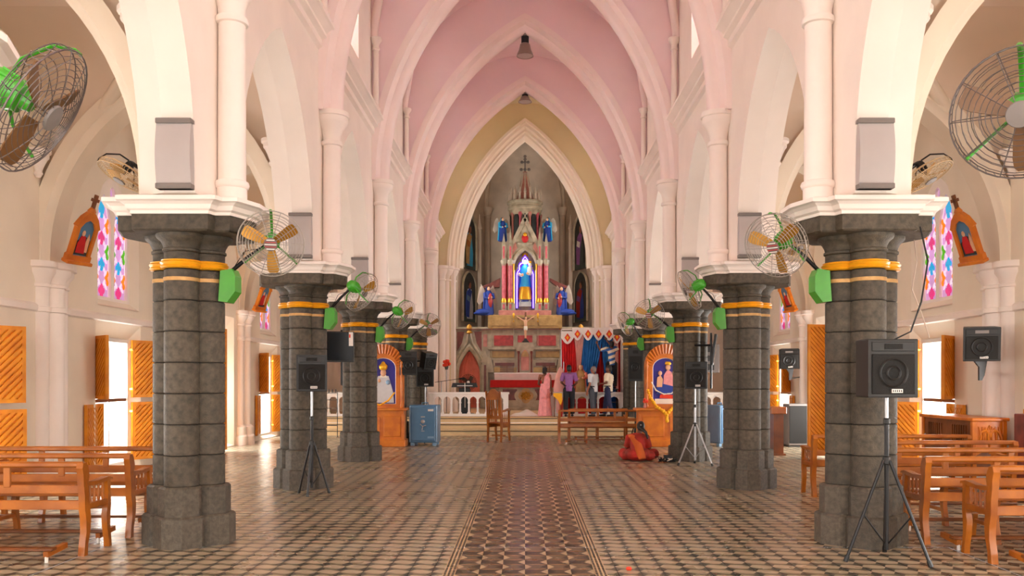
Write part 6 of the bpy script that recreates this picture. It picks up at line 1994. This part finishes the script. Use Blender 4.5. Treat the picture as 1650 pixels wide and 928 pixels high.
# crumpled white sheet on the platform edge
mb = MB()
n, m = 26, 14
rows = []
for j in range(m + 1):
    r = []
    for i in range(n + 1):
        u, v = i / n, j / m
        e = sin(pi * u) * sin(pi * v)
        r.append((-0.48 + 0.96 * u, 27.72 + 0.50 * v, 0.53 + 0.004 + e * (0.14 + 0.05 * sin(9 * u + 4 * v) + 0.04 * sin(17 * v + 5 * u))))
    rows.append(r)
mb.loft(rows, cap=False, closed=False)
mb.loft([[(x, y, 0.531) for x, y, z in r] for r in rows], cap=False, closed=False)
o = mb.build('crumpled_sheet', 'white_cloth', None, 60)
tag(o, 'crumpled white sheet lying at the gap in the altar rail', 'cloth')

# ================================================================== LEFT CHANCEL CLUTTER
t = thing('black_lectern', 'black lectern with a white cross left of the altar', 'lectern', (-1.97, 28.3, 0.53))
MB().box((0, 0, 0.45), (0.36, 0.3, 0.90), bev=0.01).build('body', 'black_plastic', t, None)
MB().prism([(-0.42, 0.92), (0.42, 0.92), (0.38, 1.06), (-0.38, 1.06)], -0.2, 0.2, 'Y').build('reading_top', 'black_plastic', t, None)
MB().box((0.02, -0.165, 0.62), (0.022, 0.02, 0.72)).box((0.02, -0.215, 0.98), (0.022, 0.02, 0.16)).box((0.02, -0.215, 0.97), (0.50, 0.02, 0.022)).build('white_cross', 'white_paint', t, None)
t = thing('microphone_stand', 'boom microphone stand beside the black lectern', 'microphone stand', (-2.72, 28.2, 0.53))
MB().cyl((0, 0, 0.02), (0, 0, 1.12), 0.014, n=8).build('pole', 'steel', t)
MB().lathe([(0.14, 0), (0.14, 0.015), (0.03, 0.03)], n=16).build('base', 'black_metal', t)
MB().tube([(-0.22, 0, 1.08), (0.62, -0.05, 1.20)], 0.009, 6).build('boom', 'black_metal', t)
MB().tube([(0.58, -0.05, 1.195), (0.76, -0.06, 1.21)], 0.028, 8).build('microphone', 'black_plastic', t)
t = thing('flower_stand', 'bunch of orange flowers on a thin stand by the left pier', 'flowers', (-2.62, 28.9, 0.53))
MB().cyl((0, 0, 0), (0, 0, 1.55), 0.014, n=8).build('stand', 'steel', t)
MB().lathe([(0.04, 1.50), (0.07, 1.60), (0.05, 1.64)], n=12).build('vase', 'canvas_green', t)
mb = MB()
for k in range(14):
    mb.sphere((0.10 * cos(k * 2.4) * sqrt(k / 14), 0.08 * sin(k * 2.4), 1.72 + 0.07 * cos(k * 1.3)), 0.055, 7, 5)
mb.build('blooms', 'flower_red', t)
t = thing('pedestal_fan', 'dark pedestal fan before the pink door curtain', 'fan', (-1.92, 29.4, 0.53))
MB().cyl((0, 0, 0.04), (0, 0, 0.95), 0.018, n=8).build('pole', 'steel', t)
MB().lathe([(0.20, 0), (0.20, 0.03), (0.03, 0.06)], n=18).build('base', 'black_metal', t)
RX = Matrix.Rotation(pi / 2, 3, 'X')
g = MB()
for r in (0.08, 0.13, 0.18, 0.23, 0.27):
    g.tube([RX @ Vector(p) + Vector((0, -0.05, 1.08)) for p in ringpts(r, 0.04 * (1 - r / 0.27), 28)], 0.006, 4, closed=True)
for k in range(24):
    a = 2 * pi * k / 24
    g.tube([(0.05 * cos(a), -0.09, 1.08 + 0.05 * sin(a)), (0.27 * cos(a), -0.05, 1.08 + 0.27 * sin(a))], 0.005, 4)
g.build('guard', 'black_metal', t)
for k in range(4):
    a = k * pi / 2 + 0.4
    MB().prism([(0.03, -0.02), (0.10, -0.09), (0.22, -0.10), (0.23, 0.03), (0.10, 0.03)], -0.03, -0.02, 'Y', (0, 0, 1.08), Matrix.Rotation(a, 3, 'Y')).build('blade', 'fan_brown', t, None)
MB().sphere((0, -0.09, 1.08), (0.055, 0.03, 0.055), 12, 8).build('hub', 'white_paint', t)
MB().sphere((0, 0.10, 1.08), (0.09, 0.12, 0.09), 12, 8).build('motor', 'black_plastic', t)
# ================================================================== PEOPLE
def fused(mb, name, m, parent, voxel=0.012, smooth=4):
    """fuse overlapping volumes into one continuous skin"""
    me = mb.mesh(name + '_tmp', m, None)
    o = bpy.data.objects.new(name + '_tmp', me)
    COL.objects.link(o)
    r = o.modifiers.new('r', 'REMESH'); r.mode = 'VOXEL'; r.voxel_size = voxel
    s = o.modifiers.new('s', 'SMOOTH'); s.iterations = smooth; s.factor = 0.5
    dg = bpy.context.evaluated_depsgraph_get()
    ev = o.evaluated_get(dg)
    out = bpy.data.meshes.new_from_object(ev)
    bpy.data.objects.remove(o); bpy.data.meshes.remove(me)
    out.name = name
    out.materials.clear(); out.materials.append(MATS[m])
    out.shade_smooth()
    return link(name, out, parent)
def V(*a): return Vector(a)
def hand(mb, wrist, d, side, curl=0.35, palm=(0, -1, 0)):
    """palm and five unequal bent fingers; d: hand direction, palm: direction the palm faces"""
    d = Vector(d).normalized(); p = Vector(palm); p = (p - d * p.dot(d)).normalized()
    w = d.cross(p).normalized() * side
    W = Vector(wrist)
    mb.tube([W, W + d * 0.03, W + d * 0.085], [0.024, 0.030, 0.032], 8, flat=0.55)
    mb.sphere(W + d * 0.055, (0.034, 0.030, 0.034), 8, 6)
    for k, (off, L) in enumerate(((-0.028, 0.058), (-0.010, 0.070), (0.010, 0.074), (0.028, 0.066))):
        b = W + d * 0.085 + w * off
        k1 = b + (d * cos(curl) + p * sin(curl)) * L * 0.55
        k2 = k1 + (d * cos(curl * 2.2) + p * sin(curl * 2.2)) * L * 0.5
        mb.tube([b - d * 0.02, b, k1, k2], [0.010, 0.0105, 0.0095, 0.0085], 7)
    tb = W + d * 0.028 + w * 0.026
    t1 = tb + (d * 0.7 + w * 0.6 + p * 0.3).normalized() * 0.035
    t2 = t1 + (d * 0.9 + w * 0.15 + p * 0.4).normalized() * 0.03
    mb.tube([W + d * 0.02, tb, t1, t2], [0.014, 0.013, 0.0115, 0.0095], 7)
def head(mb, c, fwd):
    """skull with jaw, nose and ears; c: centre of the head"""
    f = Vector(fwd).normalized(); r = f.cross(V(0, 0, 1)).normalized(); u = r.cross(f)
    Rm = Matrix((r, f, u)).transposed()
    mb.sphere(c, (0.073, 0.092, 0.105), 16, 12, Rm)
    mb.sphere(c + f * 0.022 - u * 0.055, (0.052, 0.062, 0.062), 12, 8, Rm)
    mb.tube([c + f * 0.088 + u * 0.012, c + f * 0.108 - u * 0.022, c + f * 0.088 - u * 0.032], [0.010, 0.015, 0.012], 8)
    mb.tube([c + f * 0.080 - u * 0.058 - r * 0.02, c + f * 0.090 - u * 0.057, c + f * 0.080 - u * 0.058 + r * 0.02], [0.006, 0.009, 0.006], 6)
    for q in (-1, 1):
        mb.sphere(c + r * q * 0.075 - u * 0.005, (0.012, 0.022, 0.032), 8, 6, Rm)
    return f, r, u
def eyes(parent, c, f, r, u):
    e = MB()
    for q in (-1, 1):
        e.sphere(Vector(c) + f * 0.083 + r * q * 0.030 + u * 0.008, (0.011, 0.010, 0.008), 8, 6)
    e.build('eyes', 'hair', parent)
def person(label, loc, rz, skin, arms, legs, top, bottom, headc=(0, 0, 1.52), look=(0, -1, 0), hairm='hair', long_hair=False, H=1.0, chest_lean=(0, 0), vox=0.0095, saree=None, top_stripes=None, belt=True):
    """local frame: faces -Y, feet on z=0. arms/legs: dict side -> joint points"""
    t = thing('person', label, 'person', loc, rz)
    lx, ly = chest_lean
    pel = V(0, 0, 0.92); wst = V(lx * 0.3, ly * 0.3, 1.05); chs = V(lx * 0.8, ly * 0.8, 1.25); nk = V(lx, ly, 1.38)
    hc = V(*headc)
    b = MB()
    b.tube([pel - V(0, 0, 0.06), pel, wst, chs, nk], [0.10, 0.125, 0.105, 0.125, 0.07], 14, flat=1.0)
    b.tube([nk - V(0, 0, 0.02), (nk + hc) / 2, hc - V(0, 0, 0.02)], [0.058, 0.052, 0.05], 10)
    f, r, u = head(b, hc, look)
    for sd in (-1, 1):
        A = [V(*p) for p in arms[sd]['pts']]
        b.tube([chs + V(0, 0, 0.06), A[0], A[1], A[2]], [0.06, 0.052, 0.040, 0.027], 10)
        hand(b, A[2], V(*arms[sd]['dir']), sd, arms[sd].get('curl', 0.35), arms[sd].get('palm', (0, -1, 0)))
        Lg = [V(*p) for p in legs[sd]]
        b.tube([pel + V(sd * 0.05, 0, -0.02), Lg[0], Lg[1], Lg[2]], [0.09, 0.085, 0.058, 0.038], 10)
        b.tube([Lg[2] + V(0, 0.04, -0.03), Lg[2] + V(0, -0.02, -0.04), Lg[3]], [0.036, 0.040, 0.030], 8, flat=0.8)
    fused(b, 'body', skin, t, vox, 3)
    eyes(t, hc, f, r, u)
    # hair
    h = MB()
    Rm = Matrix((r, f, u)).transposed()
    h.sphere(hc - f * 0.014 + u * 0.022, (0.083, 0.094, 0.098), 14, 10, Rm)
    h.sphere(hc - f * 0.045 - u * 0.02, (0.074, 0.062, 0.085), 12, 8, Rm)
    if long_hair:
        h.sphere(hc - f * 0.11 - u * 0.06, (0.062, 0.055, 0.062), 12, 8, Rm)
    fused(h, 'hair', hairm, t, 0.014, 3)
    # shirt or blouse
    if top:
        s = MB()
        s.tube([V(0, 0, 0.80), pel, wst, chs, chs + V(lx * .1, ly * .1, 0.08), nk + V(0, 0, -0.01)], [0.155, 0.155, 0.145, 0.165, 0.15, 0.075], 16, flat=0.80)
        for sd in (-1, 1):
            A = [V(*p) for p in arms[sd]['pts']]
            s.tube([chs + V(sd * 0.05, 0, 0.06), A[0], A[0] + (A[1] - A[0]) * 0.5, A[0] + (A[1] - A[0]) * 0.82], [0.085, 0.078, 0.070, 0.066], 12)
        so = fused(s, 'shirt', top, t, 0.014, 4)
        if top_stripes:
            so.data.materials.append(MATS[top_stripes])
            for p in so.data.polygons:
                q = p.center
                if int(math.floor((q.z + 0.35 * q.x) / 0.095)) % 2 == 0:
                    p.material_index = 1
    if bottom:
        s = MB()
        s.tube([V(0, 0, 0.78), V(0, 0, 0.86), V(0, 0, 0.97)], [0.14, 0.142, 0.132], 14, flat=0.82)
        for sd in (-1, 1):
            Lg = [V(*p) for p in legs[sd]]
            s.tube([pel + V(sd * 0.055, 0, -0.03), Lg[0], Lg[1], Lg[2] + V(0, 0, 0.0)], [0.10, 0.102, 0.080, 0.068], 12)
        fused(s, 'trousers', bottom, t, 0.014, 4)
        sh = MB()
        for sd in (-1, 1):
            Lg = [V(*p) for p in legs[sd]]
            sh.tube([Lg[2] + V(0, 0.05, -0.045), Lg[2] + V(0, -0.03, -0.045), Lg[3] + V(0, -0.01, 0.005)], [0.043, 0.046, 0.036], 10, flat=0.8)
        fused(sh, 'shoes', 'trouser_black', t, 0.012, 2)
        if belt:
            MB().lathe([(0.150, 0.955), (0.156, 0.96), (0.156, 0.985), (0.150, 0.99)], n=18, sy=0.82).build('belt', 'trouser_black', t)
    if saree:
        s = MB()
        n = 28
        rings = []
        for z, rx, ry, fd in ((0.02, 0.24, 0.21, 0.08), (0.25, 0.215, 0.18, 0.06), (0.55, 0.19, 0.155, 0.03), (0.85, 0.185, 0.145, 0.01), (1.0, 0.15, 0.12, 0.0), (1.08, 0.14, 0.115, 0)):
            rings.append([(rx * (1 + fd * sin(9 * 2 * pi * k / n)) * cos(2 * pi * k / n), ry * (1 + fd * sin(9 * 2 * pi * k / n)) * sin(2 * pi * k / n) + 0.01, z) for k in range(n)])
        s.loft(rings)
        s.tube([(0.12, -0.10, 1.0), (0.05, -0.15, 1.2), (-0.09, -0.10, 1.36), (-0.14, 0.0, 1.41), (-0.13, 0.12, 1.30), (-0.10, 0.155, 1.0), (-0.08, 0.17, 0.6)], [0.06, 0.07, 0.06, 0.05, 0.07, 0.08, 0.09], 10, flat=0.6)
        s.tube([(-0.14, 0.02, 1.39), (-0.19, 0.06, 1.2), (-0.20, 0.10, 0.9)], [0.05, 0.06, 0.06], 8, flat=0.7)
        fused(s, 'saree', saree, t, 0.014, 3)
        bl = MB()
        bl.tube([V(0, 0, 1.14), chs, nk + V(0, 0, -0.03)], [0.128, 0.140, 0.08], 14, flat=0.8)
        for sd in (-1, 1):
            A = [V(*p) for p in arms[sd]['pts']]
            bl.tube([chs + V(sd * 0.05, 0, 0.06), A[0], A[0] + (A[1] - A[0]) * 0.45], [0.07, 0.064, 0.054], 10)
        fused(bl, 'blouse', 'skin', t, 0.013, 3)
    t.scale = (H, H, H)
    return t
STAND = {-1: [(-0.10, 0, 0.86), (-0.11, -0.01, 0.48), (-0.11, 0.02, 0.09), (-0.12, -0.15, 0.035)], 1: [(0.10, 0, 0.86), (0.11, -0.01, 0.48), (0.11, 0.02, 0.09), (0.12, -0.15, 0.035)]}
def stride(a=0.12):
    return {-1: [(-0.09, 0, 0.86), (-0.10, -a * 0.7, 0.48), (-0.10, -a, 0.09), (-0.11, -a - 0.16, 0.035)], 1: [(0.09, 0, 0.86), (0.10, a * 0.4, 0.48), (0.10, a + 0.02, 0.09), (0.11, a - 0.15, 0.035)]}
def hang(sd, out=0.05, fw=0.04):
    return dict(pts=[(sd * 0.185, 0, 1.33), (sd * (0.21 + out * 0.6), 0.02, 1.05), (sd * (0.20 + out), -fw, 0.82)], dir=(0, -0.25, -1), curl=0.4, palm=(-sd, 0, 0))
def front(sd, z=1.0):
    return dict(pts=[(sd * 0.185, 0, 1.33), (sd * 0.24, 0.01, 1.07), (sd * 0.14, -0.20, z)], dir=(-sd * 0.4, -1, 0.0), curl=0.5, palm=(-sd, 0, -0.4))

# woman in pink, seen from behind and turned to the right
person('woman in a pink saree standing in the altar rail gap with gathered black hair', (0.63, 27.42, 0.53), RAD(148), 'skin_dark',
       {-1: hang(-1, 0.03), 1: front(1, 0.95)}, STAND, None, None, look=(0.25, -1, 0.05), long_hair=True, H=0.965, saree='saree_pink')
person('man in a purple shirt seen from behind at the rail', (1.38, 27.16, 0.53), RAD(176), 'skin_dark',
       {-1: front(-1, 0.98), 1: front(1, 0.98)}, stride(0.06), 'shirt_purple', 'trouser_black', look=(0.1, -1, 0), H=1.0)
person('grey haired man in a pale shirt and grey trousers', (2.14, 27.18, 0.53), RAD(-128), 'skin',
       {-1: hang(-1, 0.03), 1: hang(1, 0.03, 0.08)}, stride(0.05), 'shirt_pale', 'trouser_grey', hairm='hair_grey', H=0.975)
person('dark haired man in a cream tee shirt with bent elbow', (2.60, 27.16, 0.53), RAD(-108), 'skin_dark',
       {-1: dict(pts=[(-0.185, 0, 1.33), (-0.26, 0.10, 1.08), (-0.15, -0.10, 0.98)], dir=(0.3, -0.9, -0.2), curl=0.5, palm=(1, 0, 0)), 1: front(1, 1.05)},
       stride(0.14), 'shirt_cream', 'jean_blue', chest_lean=(0, 0.03), headc=(0, 0.03, 1.52), look=(0.1, -1, 0.1), H=0.99)
# man on the ladder reaching up to the valance
person('man in a blue and white striped shirt reaching up from a ladder', (2.80, 28.02, 1.40), RAD(186), 'skin_dark',
       {-1: dict(pts=[(-0.19, -0.02, 1.36), (-0.06, -0.24, 1.46), (0.12, -0.28, 1.66)], dir=(0.4, -0.1, 0.9), curl=0.5, palm=(0, -1, 0)),
        1: dict(pts=[(0.19, -0.02, 1.36), (0.36, -0.16, 1.30), (0.44, -0.26, 1.52)], dir=(0.1, -0.1, 0.9), curl=0.5, palm=(0, -1, 0))},
       STAND, 'shirt_cream', 'trouser_black', look=(0.2, -0.9, 0.25), top_stripes='shirt_stripe_blue', H=0.95, belt=False)
t = thing('step_ladder', 'dark step ladder under the man in the striped shirt', 'ladder', (2.80, 28.06, 0.53))
for q in (-1, 1):
    MB().bar((q * 0.20, -0.22, 0.0), (q * 0.16, 0.0, 0.85), 0.03, 0.05).build('front_rail', 'black_metal', t, None)
    MB().bar((q * 0.20, 0.20, 0.0), (q * 0.16, 0.08, 0.85), 0.03, 0.04).build('rear_rail', 'black_metal', t, None)
for k in range(3):
    MB().box((0, -0.20 + k * 0.075, 0.2 + 0.24 * k), (0.38, 0.12, 0.03)).build('tread', 'black_metal', t, None)
MB().box((0, -0.02, 0.855), (0.42, 0.34, 0.03)).build('platform', 'black_metal', t, None)

# woman sitting on the floor, seen from behind
t = thing('person', 'woman in a red and orange saree sitting on the floor, seen from behind', 'person', (2.34, 18.0, 0), RAD(180 - 12))
b = MB()
hc = V(-0.06, -0.05, 0.70)
b.tube([V(0, 0.02, 0.10), V(0, 0.02, 0.25), V(0, 0.0, 0.45), V(-0.03, -0.02, 0.56)], [0.15, 0.14, 0.13, 0.06], 14)
b.tube([V(-0.03, -0.02, 0.54), hc], [0.055, 0.05], 10)
f, r, u = head(b, hc, (0.1, -1, -0.35))
for sd in (-1, 1):
    b.tube([V(0, 0, 0.50), V(sd * 0.18, 0, 0.48), V(sd * 0.24, -0.08, 0.26), V(sd * 0.12, -0.30, 0.26)], [0.06, 0.052, 0.042, 0.028], 10)
    hand(b, (sd * 0.12, -0.30, 0.26), (-sd * 0.5, -1, -0.1), sd, 0.5, (0, 0, -1))
    b.tube([V(sd * 0.06, 0, 0.11), V(sd * 0.34, -0.26, 0.13), V(-sd * 0.02, -0.38, 0.08)], [0.10, 0.07, 0.045], 10)
    b.tube([V(-sd * 0.02, -0.38, 0.08), V(-sd * 0.14, -0.40, 0.05)], [0.040, 0.03], 8)
fused(b, 'body', 'skin_dark', t, 0.0095, 3)
eyes(t, hc, f, r, u)
h = MB()
Rm = Matrix((r, f, u)).transposed()
h.sphere(hc - f * 0.014 + u * 0.02, (0.085, 0.098, 0.10), 14, 10, Rm)
h.sphere(hc - f * 0.06 - u * 0.03, (0.078, 0.06, 0.08), 12, 8, Rm)
h.tube([hc - f * 0.09 - u * 0.05, hc - f * 0.13 - u * 0.16 + r * 0.10, hc - f * 0.12 - u * 0.30 + r * 0.14], [0.045, 0.035, 0.018], 8)
fused(h, 'hair', 'hair', t, 0.014, 3)
MB().sphere(hc - f * 0.12 + u * 0.0, (0.02, 0.015, 0.02), 8, 6).build('hair_clip', 'steel', t)
s = MB()
s.sphere((0, 0.02, 0.14), (0.27, 0.22, 0.15), 16, 10)
for sd in (-1, 1):
    s.tube([(sd * 0.08, 0, 0.13), (sd * 0.33, -0.24, 0.13), (sd * 0.02, -0.36, 0.09)], [0.14, 0.11, 0.09], 12)
    s.sphere((sd * 0.24, -0.05, 0.10), (0.13, 0.17, 0.10), 12, 8)
fused(s, 'saree_skirt', 'saree_red', t, 0.014, 4)
s = MB()
s.tube([(0, 0.03, 0.15), (0, 0.03, 0.30), (0, 0.01, 0.46), (-0.02, -0.01, 0.555)], [0.19, 0.185, 0.18, 0.075], 16, flat=0.85)
for sd in (-1, 1):
    s.tube([(0, 0, 0.50), (sd * 0.18, 0, 0.475), (sd * 0.23, -0.07, 0.28)], [0.09, 0.085, 0.07], 10)
fused(s, 'blouse', 'saree_red', t, 0.014, 4)
s = MB()
s.tube([(0.16, 0.0, 0.52), (-0.10 + 0.2, 0.13, 0.50), (-0.02, 0.195, 0.34), (-0.08, 0.21, 0.16), (-0.12, 0.25, 0.05)], [0.06, 0.07, 0.09, 0.10, 0.08], 12, flat=0.6)
fused(s, 'saree_drape', 'saree_orange', t, 0.012, 4)
